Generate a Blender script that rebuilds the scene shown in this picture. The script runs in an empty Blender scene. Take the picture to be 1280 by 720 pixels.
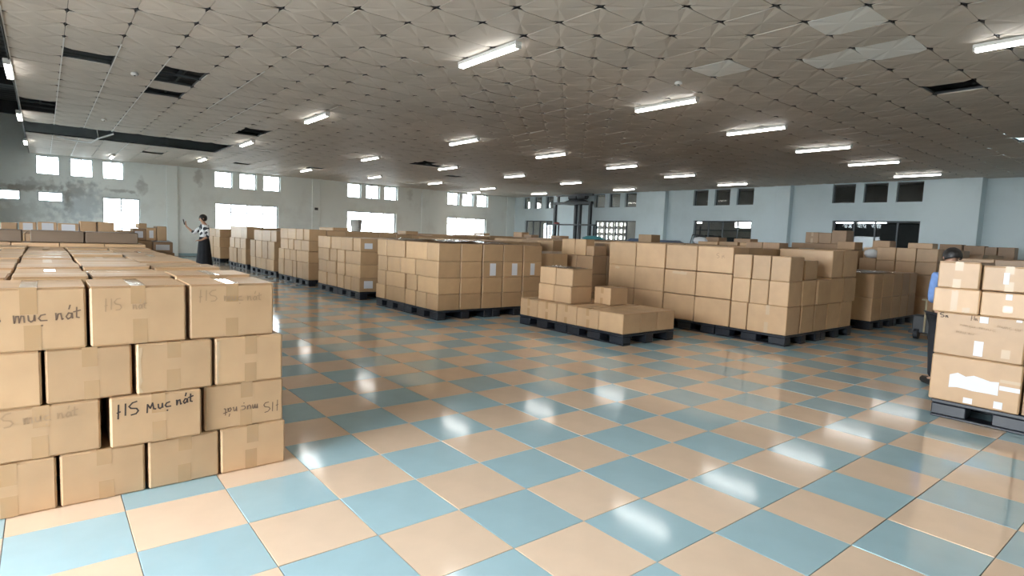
import bpy, bmesh, math, random
from mathutils import Vector, Matrix
random.seed(7)
S = bpy.context.scene
COL = S.collection
PI = math.pi

# ------------------------------------------------------------------ camera
H = 1.3776
FPX = 727.1
PITCH, ROLL, YAW = 0.0892, 0.0388, -0.8917
def cam_axes():
    f = Vector((math.sin(YAW), math.cos(YAW), 0)); r = Vector((math.cos(YAW), -math.sin(YAW), 0)); u = Vector((0, 0, 1))
    f2 = f * math.cos(PITCH) - u * math.sin(PITCH); u2 = u * math.cos(PITCH) + f * math.sin(PITCH)
    return r * math.cos(ROLL) + u2 * math.sin(ROLL), u2 * math.cos(ROLL) - r * math.sin(ROLL), f2
CR, CU, CF = cam_axes()
EYE = Vector((0, 0, H))
cam = bpy.data.objects.new('camera', bpy.data.cameras.new('camera'))
COL.objects.link(cam)
cam.data.sensor_width = 36
cam.data.lens = FPX / 1280 * 36
cam.data.clip_end = 200
cam.data.clip_start = 0.05
m3 = Matrix((CR, CU, -CF)).transposed()
cam.matrix_world = Matrix.Translation(EYE) @ m3.to_4x4()
S.camera = cam
def to_px(p):
    q = Vector(p) - EYE; z = q.dot(CF)
    if z < 0.05: return None
    return 640 + FPX * q.dot(CR) / z, 360 - FPX * q.dot(CU) / z

# ------------------------------------------------------------------ world, daylight, exposure
SKY = 28.0
w = bpy.data.worlds.new('sky'); S.world = w; w.use_nodes = True
bg = w.node_tree.nodes['Background']; bg.inputs[0].default_value = (0.90, 0.96, 1.0, 1); bg.inputs[1].default_value = SKY
S.view_settings.view_transform = 'Standard'; S.view_settings.look = 'None'; S.view_settings.gamma = 1
S.view_settings.exposure = 0.0
S.cycles.use_denoising = True
S.cycles.max_bounces = 8; S.cycles.diffuse_bounces = 5; S.cycles.glossy_bounces = 4; S.cycles.transparent_max_bounces = 16
S.cycles.caustics_reflective = False; S.cycles.caustics_refractive = False
S.cycles.sample_clamp_indirect = 6

XL, XR, YN, YB = -27.75, 6.0, -3.6, 22.4      # walls of the hall
ZC = 3.7076                                    # ceiling
ZR = 5.3                                       # roof sheets over it
def portal(c, sx, sy, rot):
    l = bpy.data.lights.new('daylight_portal', 'AREA'); l.shape = 'RECTANGLE'; l.size = sx; l.size_y = sy
    l.cycles.is_portal = True
    o = bpy.data.objects.new('daylight_portal', l); COL.objects.link(o); o.location = c; o.rotation_euler = rot
for yc in (1.2, 7.1, 13.05, 18.9):
    portal((XL - 0.02, yc, 2.3), 2.9, 3.0, (PI / 2, 0, -PI / 2))
for xc in (-24.0, -18.2, -12.4, -8.0):
    portal((xc, YN - 0.02, 2.4), 2.9, 2.8, (PI / 2, 0, 0))
portal((-3.2, YN - 0.02, 1.65), 5.2, 3.3, (PI / 2, 0, 0))
portal((XR + 0.02, -2.0, 2.3), 1.5, .9, (PI / 2, 0, PI / 2))

# ------------------------------------------------------------------ materials
def mat(name, col, rough=0.6, spec=0.5, metal=0.0, rand=0.0, noise=0.0, nscale=6.0, emis=None, bump=0.0, bscale=40.0):
    m = bpy.data.materials.new(name); m.use_nodes = True
    nt = m.node_tree; b = nt.nodes['Principled BSDF']
    b.inputs['Roughness'].default_value = rough; b.inputs['Specular IOR Level'].default_value = spec; b.inputs['Metallic'].default_value = metal
    b.inputs['Base Color'].default_value = (*col, 1)
    out = None
    if noise:
        tc = nt.nodes.new('ShaderNodeTexCoord'); n = nt.nodes.new('ShaderNodeTexNoise'); n.inputs['Scale'].default_value = nscale; n.inputs['Detail'].default_value = 5
        nt.links.new(tc.outputs['Object'], n.inputs['Vector'])
        mr = nt.nodes.new('ShaderNodeMapRange'); mr.inputs[1].default_value = 0.3; mr.inputs[2].default_value = 0.7; mr.inputs[3].default_value = 1 - noise; mr.inputs[4].default_value = 1 + noise
        nt.links.new(n.outputs['Fac'], mr.inputs[0])
        mx = nt.nodes.new('ShaderNodeVectorMath'); mx.operation = 'SCALE'; mx.inputs[0].default_value = col
        nt.links.new(mr.outputs[0], mx.inputs['Scale']); out = mx.outputs[0]
    if rand:
        oi = nt.nodes.new('ShaderNodeObjectInfo')
        mr = nt.nodes.new('ShaderNodeMapRange'); mr.inputs[3].default_value = 1 - rand; mr.inputs[4].default_value = 1 + rand
        nt.links.new(oi.outputs['Random'], mr.inputs[0])
        mx = nt.nodes.new('ShaderNodeVectorMath'); mx.operation = 'SCALE'; mx.inputs[0].default_value = col
        if out: nt.links.new(out, mx.inputs[0])
        nt.links.new(mr.outputs[0], mx.inputs['Scale']); out = mx.outputs[0]
    if out: nt.links.new(out, b.inputs['Base Color'])
    if bump:
        tc = nt.nodes.new('ShaderNodeTexCoord'); n = nt.nodes.new('ShaderNodeTexNoise'); n.inputs['Scale'].default_value = bscale
        nt.links.new(tc.outputs['Object'], n.inputs['Vector'])
        bp = nt.nodes.new('ShaderNodeBump'); bp.inputs['Strength'].default_value = bump; bp.inputs['Distance'].default_value = 0.01
        nt.links.new(n.outputs['Fac'], bp.inputs['Height']); nt.links.new(bp.outputs[0], b.inputs['Normal'])
    if emis:
        b.inputs['Emission Color'].default_value = (*emis[0], 1); b.inputs['Emission Strength'].default_value = emis[1]
    return m
def clear_mat(name, col=(1, 1, 1), gloss=0.06, rough=0.02, gain=1.0):
    m = bpy.data.materials.new(name); m.use_nodes = True; nt = m.node_tree
    nt.nodes.remove(nt.nodes['Principled BSDF'])
    t = nt.nodes.new('ShaderNodeBsdfTransparent'); t.inputs[0].default_value = (*col, 1)
    g = nt.nodes.new('ShaderNodeBsdfGlossy'); g.inputs['Roughness'].default_value = rough
    x = nt.nodes.new('ShaderNodeMixShader')
    lw = nt.nodes.new('ShaderNodeFresnel'); lw.inputs[0].default_value = 1.45
    mul = nt.nodes.new('ShaderNodeMath'); mul.operation = 'MULTIPLY_ADD'; mul.inputs[1].default_value = gain; mul.inputs[2].default_value = gloss
    nt.links.new(lw.outputs[0], mul.inputs[0]); nt.links.new(mul.outputs[0], x.inputs[0])
    nt.links.new(t.outputs[0], x.inputs[1]); nt.links.new(g.outputs[0], x.inputs[2])
    nt.links.new(x.outputs[0], nt.nodes['Material Output'].inputs[0])
    return m
M = {}
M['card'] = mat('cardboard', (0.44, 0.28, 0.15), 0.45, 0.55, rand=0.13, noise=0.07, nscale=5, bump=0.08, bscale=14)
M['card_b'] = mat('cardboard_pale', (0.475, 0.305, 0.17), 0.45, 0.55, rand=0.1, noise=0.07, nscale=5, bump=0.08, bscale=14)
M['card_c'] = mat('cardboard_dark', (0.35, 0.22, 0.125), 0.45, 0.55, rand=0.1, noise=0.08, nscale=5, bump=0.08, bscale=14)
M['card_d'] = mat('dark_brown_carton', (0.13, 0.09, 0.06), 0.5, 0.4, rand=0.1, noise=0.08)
M['tape'] = mat('packing_tape', (0.42, 0.265, 0.14), 0.14, 0.7, bump=0.25, bscale=9)
M['clear_tape'] = mat('clear_packing_tape', (0.50, 0.36, 0.23), 0.32, 0.5, bump=0.35, bscale=12)
M['ink'] = mat('marker_ink', (0.045, 0.03, 0.025), 0.7)
M['ink_faint'] = mat('faint_marker_ink', (0.35, 0.225, 0.13), 0.7)
M['ink_mid'] = mat('worn_marker_ink', (0.16, 0.10, 0.065), 0.7)
M['paper'] = mat('white_paper', (0.66, 0.68, 0.72), 0.55, rand=0.05)
M['pallet'] = mat('black_plastic', (0.013, 0.016, 0.023), 0.42, 0.45, noise=0.2, nscale=8)
M['cream'] = mat('cream_glazed_tile', (0.76, 0.58, 0.43), 0.105, 0.7, rand=0.05, noise=0.035, nscale=5)
M['blue'] = mat('blue_glazed_tile', (0.37, 0.54, 0.60), 0.105, 0.7, rand=0.06, noise=0.035, nscale=5)
M['grout'] = mat('dark_grout', (0.10, 0.085, 0.075), 0.8)
M['ceil'] = mat('ceiling_panel', (0.57, 0.525, 0.47), 0.6, 0.3, rand=0.07, noise=0.06, nscale=3)
M['ceil_new'] = mat('new_ceiling_panel', (0.86, 0.88, 0.87), 0.6, 0.3)
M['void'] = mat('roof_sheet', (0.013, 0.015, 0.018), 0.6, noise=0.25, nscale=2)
M['steel_dark'] = mat('dark_steel', (0.035, 0.04, 0.045), 0.5, noise=0.2)
M['white_metal'] = mat('white_painted_metal', (0.75, 0.75, 0.73), 0.4)
M['lamp'] = mat('lit_tube', (1, 1, 1), 0.3, emis=((1.0, 0.97, 0.92), 19.0))
M['frame'] = mat('window_frame_paint', (0.55, 0.58, 0.60), 0.45)
M['frame_dark'] = mat('dark_window_frame', (0.10, 0.115, 0.13), 0.45)
M['glass'] = clear_mat('window_glass', (0.93, 0.96, 0.97))
M['dusty_glass'] = clear_mat('dusty_window_glass', (0.82, 0.83, 0.82), gloss=0.0, gain=0.5)
M['film'] = clear_mat('stretch_film', (0.90, 0.92, 0.94), gloss=0.12, rough=0.12)
M['concrete'] = mat('concrete', (0.40, 0.40, 0.39), 0.85, noise=0.12, nscale=1.5)
M['dim_wall'] = mat('store_room_wall', (0.42, 0.40, 0.37), 0.8, noise=0.15, nscale=1.2)
M['dim_dark'] = mat('store_room_dark', (0.04, 0.045, 0.05), 0.7, noise=0.2)
M['skin'] = mat('skin', (0.52, 0.30, 0.20), 0.5)
M['hair'] = mat('black_hair', (0.012, 0.010, 0.010), 0.45, bump=0.3, bscale=60)
M['black_cloth'] = mat('black_cloth', (0.012, 0.013, 0.017), 0.85, noise=0.2, nscale=12)
M['blue_cloth'] = mat('blue_cloth', (0.16, 0.27, 0.55), 0.85, noise=0.15, nscale=10)
M['shoe'] = mat('dark_shoe', (0.02, 0.018, 0.017), 0.5)
M['eye'] = mat('eye', (0.03, 0.02, 0.02), 0.2)
M['lips'] = mat('lips', (0.40, 0.16, 0.13), 0.5)
M['teal'] = mat('teal_plastic', (0.05, 0.22, 0.25), 0.4)
M['tarp'] = mat('blue_tarpaulin', (0.10, 0.15, 0.24), 0.5, bump=0.5, bscale=8)
M['bag'] = mat('white_plastic_sack', (0.62, 0.64, 0.66), 0.4, bump=0.5, bscale=10)
M['bucket'] = mat('bucket_plastic', (0.62, 0.61, 0.57), 0.4, noise=0.1)
M['red'] = mat('red_plastic', (0.35, 0.06, 0.05), 0.4)
M['yellow'] = mat('worn_yellow_paint', (0.34, 0.29, 0.19), 0.45)
# blouse: white with large black blotches printed in the cloth
def print_cloth():
    m = mat('printed_cloth', (0.75, 0.74, 0.74), 0.85); nt = m.node_tree
    v = nt.nodes.new('ShaderNodeTexNoise'); v.inputs['Scale'].default_value = 11; v.inputs['Detail'].default_value = 0
    tc = nt.nodes.new('ShaderNodeTexCoord'); nt.links.new(tc.outputs['Object'], v.inputs['Vector'])
    r = nt.nodes.new('ShaderNodeValToRGB'); r.color_ramp.interpolation = 'CONSTANT'
    r.color_ramp.elements[0].color = (0.03, 0.03, 0.035, 1); r.color_ramp.elements[1].position = 0.46; r.color_ramp.elements[1].color = (0.78, 0.77, 0.77, 1)
    nt.links.new(v.outputs['Fac'], r.inputs[0]); nt.links.new(r.outputs[0], nt.nodes['Principled BSDF'].inputs['Base Color'])
    return m
M['print'] = print_cloth()
# wall paint with damp patches and bare plaster
def wall_mat(name, col, dirty, scale, lo, hi, low_col=None):
    m = mat(name, col, 0.42, 0.4); nt = m.node_tree; b = nt.nodes['Principled BSDF']
    g = nt.nodes.new('ShaderNodeNewGeometry')
    n = nt.nodes.new('ShaderNodeTexNoise'); n.inputs['Scale'].default_value = scale; n.inputs['Detail'].default_value = 7; n.inputs['Roughness'].default_value = 0.62
    nt.links.new(g.outputs['Position'], n.inputs['Vector'])
    r = nt.nodes.new('ShaderNodeMapRange'); r.inputs[1].default_value = lo; r.inputs[2].default_value = hi; r.clamp = True
    nt.links.new(n.outputs['Fac'], r.inputs[0])
    mx = nt.nodes.new('ShaderNodeMix'); mx.data_type = 'RGBA'
    mx.inputs[6].default_value = (*col, 1); mx.inputs[7].default_value = (*dirty, 1)
    nt.links.new(r.outputs[0], mx.inputs[0]); nt.links.new(mx.outputs[2], b.inputs['Base Color'])
    return m
M['wall_l'] = wall_mat('blue_grey_wall_paint', (0.80, 0.85, 0.84), (0.68, 0.71, 0.70), 0.8, 0.5, 0.75)
M['wall_r'] = wall_mat('light_blue_wall_paint', (0.64, 0.75, 0.79), (0.56, 0.66, 0.69), 0.7, 0.5, 0.8)
M['plaster'] = mat('bare_plaster', (0.20, 0.175, 0.15), 0.9, noise=0.3, nscale=9)
M['damp'] = mat('damp_paint', (0.27, 0.28, 0.275), 0.8, noise=0.35, nscale=6)

# ------------------------------------------------------------------ helpers
def link(name, me, mats, parent=None, loc=(0, 0, 0), rot=(0, 0, 0)):
    o = bpy.data.objects.new(name, me); COL.objects.link(o); o.location = loc; o.rotation_euler = rot
    if me is not None and not me.materials:
        for mm in (mats if isinstance(mats, (list, tuple)) else [mats]): me.materials.append(mm)
    if parent is not None: o.parent = parent
    return o
class MB:
    def __init__(s): s.v = []; s.f = []; s.mi = []
    def add(s, vs, fs, mi=0):
        k = len(s.v); s.v += [tuple(v) for v in vs]; s.f += [tuple(k + i for i in f) for f in fs]; s.mi += [mi] * len(fs); return s
    def box(s, x0, x1, y0, y1, z0, z1, mi=0):
        return s.add([(x0, y0, z0), (x1, y0, z0), (x1, y1, z0), (x0, y1, z0), (x0, y0, z1), (x1, y0, z1), (x1, y1, z1), (x0, y1, z1)],
                     [(0, 3, 2, 1), (4, 5, 6, 7), (0, 1, 5, 4), (1, 2, 6, 5), (2, 3, 7, 6), (3, 0, 4, 7)], mi)
    def cbox(s, x0, x1, y0, y1, z0, z1, c=0.006, mi=0):   # box with chamfered edges
        P = []; 
        for (sx, xa) in ((-1, x0), (1, x1)):
            for (sy, ya) in ((-1, y0), (1, y1)):
                for (sz, za) in ((-1, z0), (1, z1)):
                    P.append(((xa, ya - sy * c, za - sz * c), (xa - sx * c, ya, za - sz * c), (xa - sx * c, ya - sy * c, za)))
        k = len(s.v); s.v += [p for t in P for p in t]
        I = lambda a, b, d, ax: k + ((a * 4 + b * 2 + d) * 3 + ax)
        F = []
        for a in (0, 1):
            q = [I(a, 0, 0, 0), I(a, 1, 0, 0), I(a, 1, 1, 0), I(a, 0, 1, 0)]; F.append(q if a else q[::-1])
            q = [I(0, a, 0, 1), I(0, a, 1, 1), I(1, a, 1, 1), I(1, a, 0, 1)]; F.append(q if a else q[::-1])
            q = [I(0, 0, a, 2), I(1, 0, a, 2), I(1, 1, a, 2), I(0, 1, a, 2)]; F.append(q if a else q[::-1])
        for a in (0, 1):
            for b in (0, 1):
                q = [I(a, b, 0, 0), I(a, b, 1, 0), I(a, b, 1, 1), I(a, b, 0, 1)]; F.append(q if a != b else q[::-1])
                q = [I(a, 0, b, 0), I(a, 0, b, 2), I(a, 1, b, 2), I(a, 1, b, 0)]; F.append(q if a == b else q[::-1])
                q = [I(0, a, b, 1), I(0, a, b, 2), I(1, a, b, 2), I(1, a, b, 1)]; F.append(q if a != b else q[::-1])
                for d in (0, 1):
                    q = [I(a, b, d, 0), I(a, b, d, 1), I(a, b, d, 2)]; F.append(q if (a + b + d) % 2 else q[::-1])
        s.f += [tuple(q) for q in F]; s.mi += [mi] * len(F); return s
    def tube(s, a, b, r, n=10, mi=0, r2=None):
        a = Vector(a); b = Vector(b); d = (b - a).normalized()
        u = d.orthogonal().normalized(); v = d.cross(u); r2 = r if r2 is None else r2
        k = len(s.v)
        for (p, rr) in ((a, r), (b, r2)):
            for i in range(n):
                t = 2 * PI * i / n; s.v.append(tuple(p + (u * math.cos(t) + v * math.sin(t)) * rr))
        fs = [(i, (i + 1) % n, n + (i + 1) % n, n + i) for i in range(n)] + [tuple(range(n))[::-1], tuple(range(n, 2 * n))]
        s.f += [tuple(k + i for i in f) for f in fs]; s.mi += [mi] * len(fs); return s
    def lathe(s, prof, n=16, c=(0, 0, 0), sy=1.0, mi=0, wob=None):
        k = len(s.v)
        for j, (r, z) in enumerate(prof):
            for i in range(n):
                t = 2 * PI * i / n; q = r * (1 + (wob(t, j) if wob else 0))
                s.v.append((c[0] + q * math.cos(t), c[1] + q * math.sin(t) * sy, c[2] + z))
        fs = []
        for j in range(len(prof) - 1):
            for i in range(n): fs.append((j * n + i, j * n + (i + 1) % n, (j + 1) * n + (i + 1) % n, (j + 1) * n + i))
        fs.append(tuple(range(n))[::-1]); L = (len(prof) - 1) * n; fs.append(tuple(range(L, L + n)))
        s.f += [tuple(k + i for i in f) for f in fs]; s.mi += [mi] * len(fs); return s
    def mesh(s, name):
        me = bpy.data.meshes.new(name); me.from_pydata(s.v, [], s.f)
        if any(s.mi): me.polygons.foreach_set('material_index', s.mi)
        me.update(); return me
    def obj(s, name, mats, parent=None, loc=(0, 0, 0), rot=(0, 0, 0), smooth=False):
        me = s.mesh(name)
        if smooth: me.polygons.foreach_set('use_smooth', [True] * len(me.polygons))
        return link(name, me, mats, parent, loc, rot)
def tag(o, label=None, cat=None, group=None, kind=None):
    if label: o['label'] = label
    if cat: o['category'] = cat
    if group: o['group'] = group
    if kind: o['kind'] = kind
    return o
def empty(name, loc, rz=0.0, label=None, cat=None, group=None):
    o = bpy.data.objects.new(name, None); COL.objects.link(o); o.location = loc; o.rotation_euler = (0, 0, rz); o.empty_display_size = 0.1
    return tag(o, label, cat, group)
ORD = ['first', 'second', 'third', 'fourth', 'fifth', 'sixth', 'seventh', 'eighth', 'ninth', 'tenth', 'eleventh', 'twelfth', 'thirteenth', 'fourteenth', 'fifteenth']

# ------------------------------------------------------------------ floor: slab and glazed tiles
T = 0.44; FX0, FY0 = -2.3253, 1.1513
fl = MB().box(XL, XR, YN, YB, -0.2, -0.0055).obj('floor', M['grout']); tag(fl, 'checkerboard floor of glossy cream and pale blue tiles', None, None, 'structure')
def tile_mesh(name, m):
    g = T / 2 - 0.0016
    b = MB(); c = 0.0012
    b.add([(-g, -g, -0.0055), (g, -g, -0.0055), (g, g, -0.0055), (-g, g, -0.0055), (-g, -g, -c), (g, -g, -c), (g, g, -c), (-g, g, -c),
           (-g + c, -g + c, 0), (g - c, -g + c, 0), (g - c, g - c, 0), (-g + c, g - c, 0)],
          [(8, 9, 10, 11), (4, 5, 9, 8), (5, 6, 10, 9), (6, 7, 11, 10), (7, 4, 8, 11), (0, 1, 5, 4), (1, 2, 6, 5), (2, 3, 7, 6), (3, 0, 4, 7)])
    me = b.mesh(name); me.materials.append(m); return me
TM = [tile_mesh('cream_tile', M['cream']), tile_mesh('blue_tile', M['blue'])]
def on_screen_area(pts):
    q = [to_px(p) for p in pts]
    if any(p is None for p in q): return 0.0
    if max(p[0] for p in q) < 0 or min(p[0] for p in q) > 1280 or max(p[1] for p in q) < 0 or min(p[1] for p in q) > 720: return 0.0
    return abs(sum(q[i][0] * q[(i + 1) % 4][1] - q[(i + 1) % 4][0] * q[i][1] for i in range(4))) / 2
cells = []
for i in range(int((XL - FX0) / T), int((XR - FX0) / T)):
    for j in range(int((YN - FY0) / T), int((YB - FY0) / T)):
        x, y = FX0 + i * T, FY0 + j * T
        a = on_screen_area([(x, y, 0), (x + T, y, 0), (x + T, y + T, 0), (x, y + T, 0)])
        hid = x < -3.85 and -1.6 < y < 0.6        # under the stack in front
        cells.append((0 if hid else a, i, j))
cells.sort(reverse=True)
rest = MB(); tr = random.Random(3); TILT = 0.0022
for n, (a, i, j) in enumerate(cells):
    c = (i + j) % 2; cx, cy = FX0 + (i + .5) * T, FY0 + (j + .5) * T
    tx, ty = tr.gauss(0, TILT), tr.gauss(0, TILT)
    if n < 300:
        link('floor_tile', TM[c], None, fl, (cx, cy, 0), (tx, ty, 0))
    else:
        g = T / 2 - 0.0016; z = lambda dx, dy: dy * tx - dx * ty
        rest.add([(cx - g, cy - g, z(-g, -g)), (cx + g, cy - g, z(g, -g)), (cx + g, cy + g, z(g, g)), (cx - g, cy + g, z(-g, g))], [(0, 1, 2, 3)], c)
tag(rest.obj('floor_tiling', [M['cream'], M['blue']], fl), 'further cream and blue tiles beyond the nearer ones', None, None, 'stuff')

# ------------------------------------------------------------------ walls with openings
def wall(name, axis, pos, thick, u0, u1, z0, z1, holes, m):
    us = sorted({u0, u1, *[h[0] for h in holes], *[h[1] for h in holes]}); zs = sorted({z0, z1, *[h[2] for h in holes], *[h[3] for h in holes]})
    b = MB()
    for a, c in zip(us, us[1:]):
        for d, e in zip(zs, zs[1:]):
            um, zm = (a + c) / 2, (d + e) / 2
            if any(h[0] < um < h[1] and h[2] < zm < h[3] for h in holes): continue
            lo, hi = min(pos, pos + thick), max(pos, pos + thick)
            if axis == 'x': b.box(lo, hi, a, c, d, e)
            else: b.box(a, c, lo, hi, d, e)
    o = b.obj(name, m); return tag(o, None, None, None, 'structure')
WN = [0]
def window(axis, pos, depth, u0, u1, z0, z1, bars, mf, hbars=(), fw=0.04, d=0.05, label=None, glass='glass'):
    """frame + panes standing in the wall opening; bars are the uprights' positions"""
    WN[0] += 1
    P = (lambda u, q, z: (q, u, z)) if axis == 'x' else (lambda u, q, z: (u, q, z))
    q0, q1 = pos + depth - d / 2, pos + depth + d / 2
    def bx(b, ua, ub, za, zb, qa=q0, qb=q1):
        if axis == 'x': b.box(qa, qb, ua, ub, za, zb)
        else: b.box(ua, ub, qa, qb, za, zb)
    b = MB()
    bx(b, u0, u1, z0, z0 + fw); bx(b, u0, u1, z1 - fw, z1); bx(b, u0, u0 + fw, z0 + fw, z1 - fw); bx(b, u1 - fw, u1, z0 + fw, z1 - fw)
    o = b.obj('window_%d' % WN[0], mf); tag(o, label, None, None, 'structure')
    us = [u0] + list(bars) + [u1]
    for u in bars:
        c = MB(); bx(c, u - fw / 2, u + fw / 2, z0 + fw, z1 - fw); c.obj('mullion', mf, o)
    for z in hbars:
        c = MB(); bx(c, u0 + fw, u1 - fw, z - 0.015, z + 0.015, pos + depth - 0.012, pos + depth + 0.012); c.obj('glazing_bar', mf, o)
    if glass:
        for a, c in zip(us, us[1:]):
            g = MB(); bx(g, a + fw * 0.5, c - fw * 0.5, z0 + fw * 0.5, z1 - fw * 0.5, pos + depth - 0.003, pos + depth + 0.003); g.obj('pane', M[glass], o)
    return o
# left wall (far end of the hall, bright daylight)
LW = []
ky = 1.024
for grp in ([(-.16, .52), (.82, 1.51), (1.80, 2.47)], [(5.66, 6.35), (6.64, 7.32), (7.61, 8.33)], [(11.48, 12.18), (12.43, 13.16), (13.42, 14.15)], [(17.16, 17.91), (18.13, 18.88), (19.11, 19.88)]):
    for a, c in grp: LW.append((a * ky, c * ky, 2.975, 3.66, 1))
slots = [(-1.75, -.62, 1.985, 2.345), (-.13 * ky, .6 * ky, 1.985, 2.345)]
big = [(1.77 * ky, 2.99 * ky, .95, 2.27, 2), (5.66 * ky, 8.25 * ky, .95, 2.31, 4), (11.49 * ky, 14.09 * ky, .95, 2.31, 4), (17.18 * ky, 19.81 * ky, .95, 2.30, 4)]
holes = [h[:4] for h in LW] + slots + [h[:4] for h in big]
wall('wall_left', 'x', XL, -0.25, YN, YB, -0.2, ZR, holes, M['wall_l'])
for h in LW: window('x', XL, -0.15, *h[:4], [(h[0] + h[1]) / 2], M['frame'], fw=0.035)
for h in slots: window('x', XL, -0.15, *h, [], M['frame'])
for h in big: window('x', XL, -0.15, *h[:4], [h[0] + (h[1] - h[0]) * k / h[4] for k in range(1, h[4])], M['frame'], hbars=(1.93,), fw=0.05)
for k, (a, c) in enumerate(((-2.1, -1.75), (3.98, 4.38), (9.98, 10.37), (15.91, 16.36), (21.75, 22.2))):
    tag(MB().cbox(XL + 0.0015, XL + 0.06, a, c, 0, ZR - 0.2, 0.01).obj('wall_left_pilaster', M['wall_l']), None, None, None, 'structure')
# damp and bare plaster where the paint has come off, and dim light painted at the left end
def stains_and_dimness(m, spots):
    nt = m.node_tree; b = nt.nodes['Principled BSDF']; src = b.inputs['Base Color'].links[0].from_socket
    g = nt.nodes.new('ShaderNodeNewGeometry'); n = nt.nodes.new('ShaderNodeTexNoise'); n.inputs['Scale'].default_value = 5; n.inputs['Detail'].default_value = 6
    nt.links.new(g.outputs['Position'], n.inputs['Vector'])
    for (y, z, ry, rz, col, amt) in spots:
        a = nt.nodes.new('ShaderNodeVectorMath'); a.operation = 'SUBTRACT'; a.inputs[1].default_value = (XL, y, z); nt.links.new(g.outputs['Position'], a.inputs[0])
        c = nt.nodes.new('ShaderNodeVectorMath'); c.operation = 'MULTIPLY'; c.inputs[1].default_value = (1, 1 / ry, 1 / rz); nt.links.new(a.outputs[0], c.inputs[0])
        l = nt.nodes.new('ShaderNodeVectorMath'); l.operation = 'LENGTH'; nt.links.new(c.outputs[0], l.inputs[0])
        q = nt.nodes.new('ShaderNodeMath'); q.operation = 'MULTIPLY_ADD'; q.inputs[1].default_value = 2.6; nt.links.new(n.outputs['Fac'], q.inputs[0]); nt.links.new(l.outputs['Value'], q.inputs[2])
        r = nt.nodes.new('ShaderNodeMapRange'); r.inputs[1].default_value = 1.7; r.inputs[2].default_value = 2.4; r.inputs[3].default_value = amt; r.inputs[4].default_value = 0
        nt.links.new(q.outputs[0], r.inputs[0])
        x = nt.nodes.new('ShaderNodeMix'); x.data_type = 'RGBA'; x.inputs[7].default_value = (*col, 1); nt.links.new(src, x.inputs[6]); nt.links.new(r.outputs[0], x.inputs[0]); src = x.outputs[2]
    nt.links.new(src, b.inputs['Base Color'])
PL, DP = (.26, .22, .18), (.36, .37, .36)
stains_and_dimness(M['wall_l'], [(.95, 2.42, .45, .28, PL, .65), (.75, 2.12, .16, .5, PL, .9), (.3, 2.48, .5, .12, DP, .6), (-.7, 2.45, .9, .12, PL, .7), (1.2, 2.65, .4, .18, DP, .6), (-.2, 2.6, .7, .2, DP, .6), (5.15, 3.3, .16, .45, DP, .6), (3.1, 2.75, .2, .35, DP, .6), (2.4, 2.55, .6, .08, DP, .7), (-1.2, 1.5, 2.2, .5, DP, .35), (1.2, 1.9, .9, .9, (.42, .48, .52), .6), (15.2, 3.3, .2, .4, DP, .35)])  # broad blue-grey spots low at the left end paint in its weaker light
# right wall: to the store room next door
RC = [(-26.98, -26.39), (-26.00, -25.32), (-24.98, -24.33), (-21.19, -20.48), (-20.18, -19.47), (-19.16, -18.44), (-15.25, -14.53), (-14.21, -13.49), (-13.19, -12.45), (-9.42, -8.66), (-8.39, -7.64), (-7.38, -6.61)]
RB = [(-26.75, -24.35, .9, 2.32), (-21.14, -18.40, .9, 2.34), (-15.18, -12.45, .9, 2.36), (-9.34, -6.61, .9, 2.38)]
wall('wall_right', 'y', YB, 0.25, XL - 0.25, -5.09, -0.2, ZR, [(a, c, 3.01, 3.68) for a, c in RC] + RB, M['wall_r'])
for a, c in RC: window('y', YB, 0.14, a, c, 3.01, 3.68, [], M['frame_dark'], fw=0.03, glass='dusty_glass')
for k, h in enumerate(RB): window('y', YB, 0.14, *h, [h[0] + (h[1] - h[0]) * t / 4 for t in (1, 2, 3)], M['frame_dark'], fw=0.05, glass='dusty_glass')
for a, c, d in ((-17.1, -16.58, .25), (-11.4, -10.85, .25)):
    tag(MB().cbox(a, c, YB - d, YB - 0.0015, 0, ZC - 0.02, 0.01).obj('wall_right_pilaster', M['wall_r']), None, None, None, 'structure')
YQ = 22.95
wall('wall_right_recess', 'y', YQ, 0.25, -5.34, XR + 0.25, -0.2, ZR, [], M['wall_r'])
tag(MB().box(-5.34, -5.0905, YB + .2505, YQ - .0005, -.2, ZR).obj('wall_right_return', M['wall_r']), None, None, None, 'structure')
tag(MB().box(-5.09, XR, YB + .0005, YQ - .0005, -.2, 0).obj('floor_recess', M['blue']), None, None, None, 'structure')
tag(MB().box(-5.09, XR, YB - .3, YQ - .0005, ZC + .02, ZC + .05).obj('ceiling_recess', M['ceil']), None, None, None, 'structure')
# walls behind and beside the photographer: they hold the openings that light the hall
NH = []
for xc in (-24.0, -18.2, -12.4, -8.0):
    NH += [(xc - 1.3, xc + 1.3, 1.0, 2.4)] + [(xc + k - .35, xc + k + .35, 2.98, 3.66) for k in (-1, 0, 1)]
door_n = (-5.8, -0.6, -0.01, 3.3); win_x = (-2.7, -1.3, 1.9, 2.7)
wall('wall_near', 'y', YN, -0.25, XL - 0.25, XR + 0.25, -0.2, ZR, NH + [door_n], M['wall_l'])
for h in NH: window('y', YN, -0.14, *h, [(h[0] + h[1]) / 2], M['frame'])
wall('wall_front', 'x', XR, 0.25, YN, 22.95, -0.2, ZR, [win_x], M['wall_r'])
window('x', XR, 0.14, *win_x, [-2.0], M['frame'])
tag(MB().box(-5.92, -5.8, YN - .2, YN + .06, 0, 3.4).box(-.6, -.48, YN - .2, YN + .06, 0, 3.4).box(-5.8, -.6, YN - .2, YN + .06, 3.3, 3.4).obj('door_1', M['frame']), None, None, None, 'structure')
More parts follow.
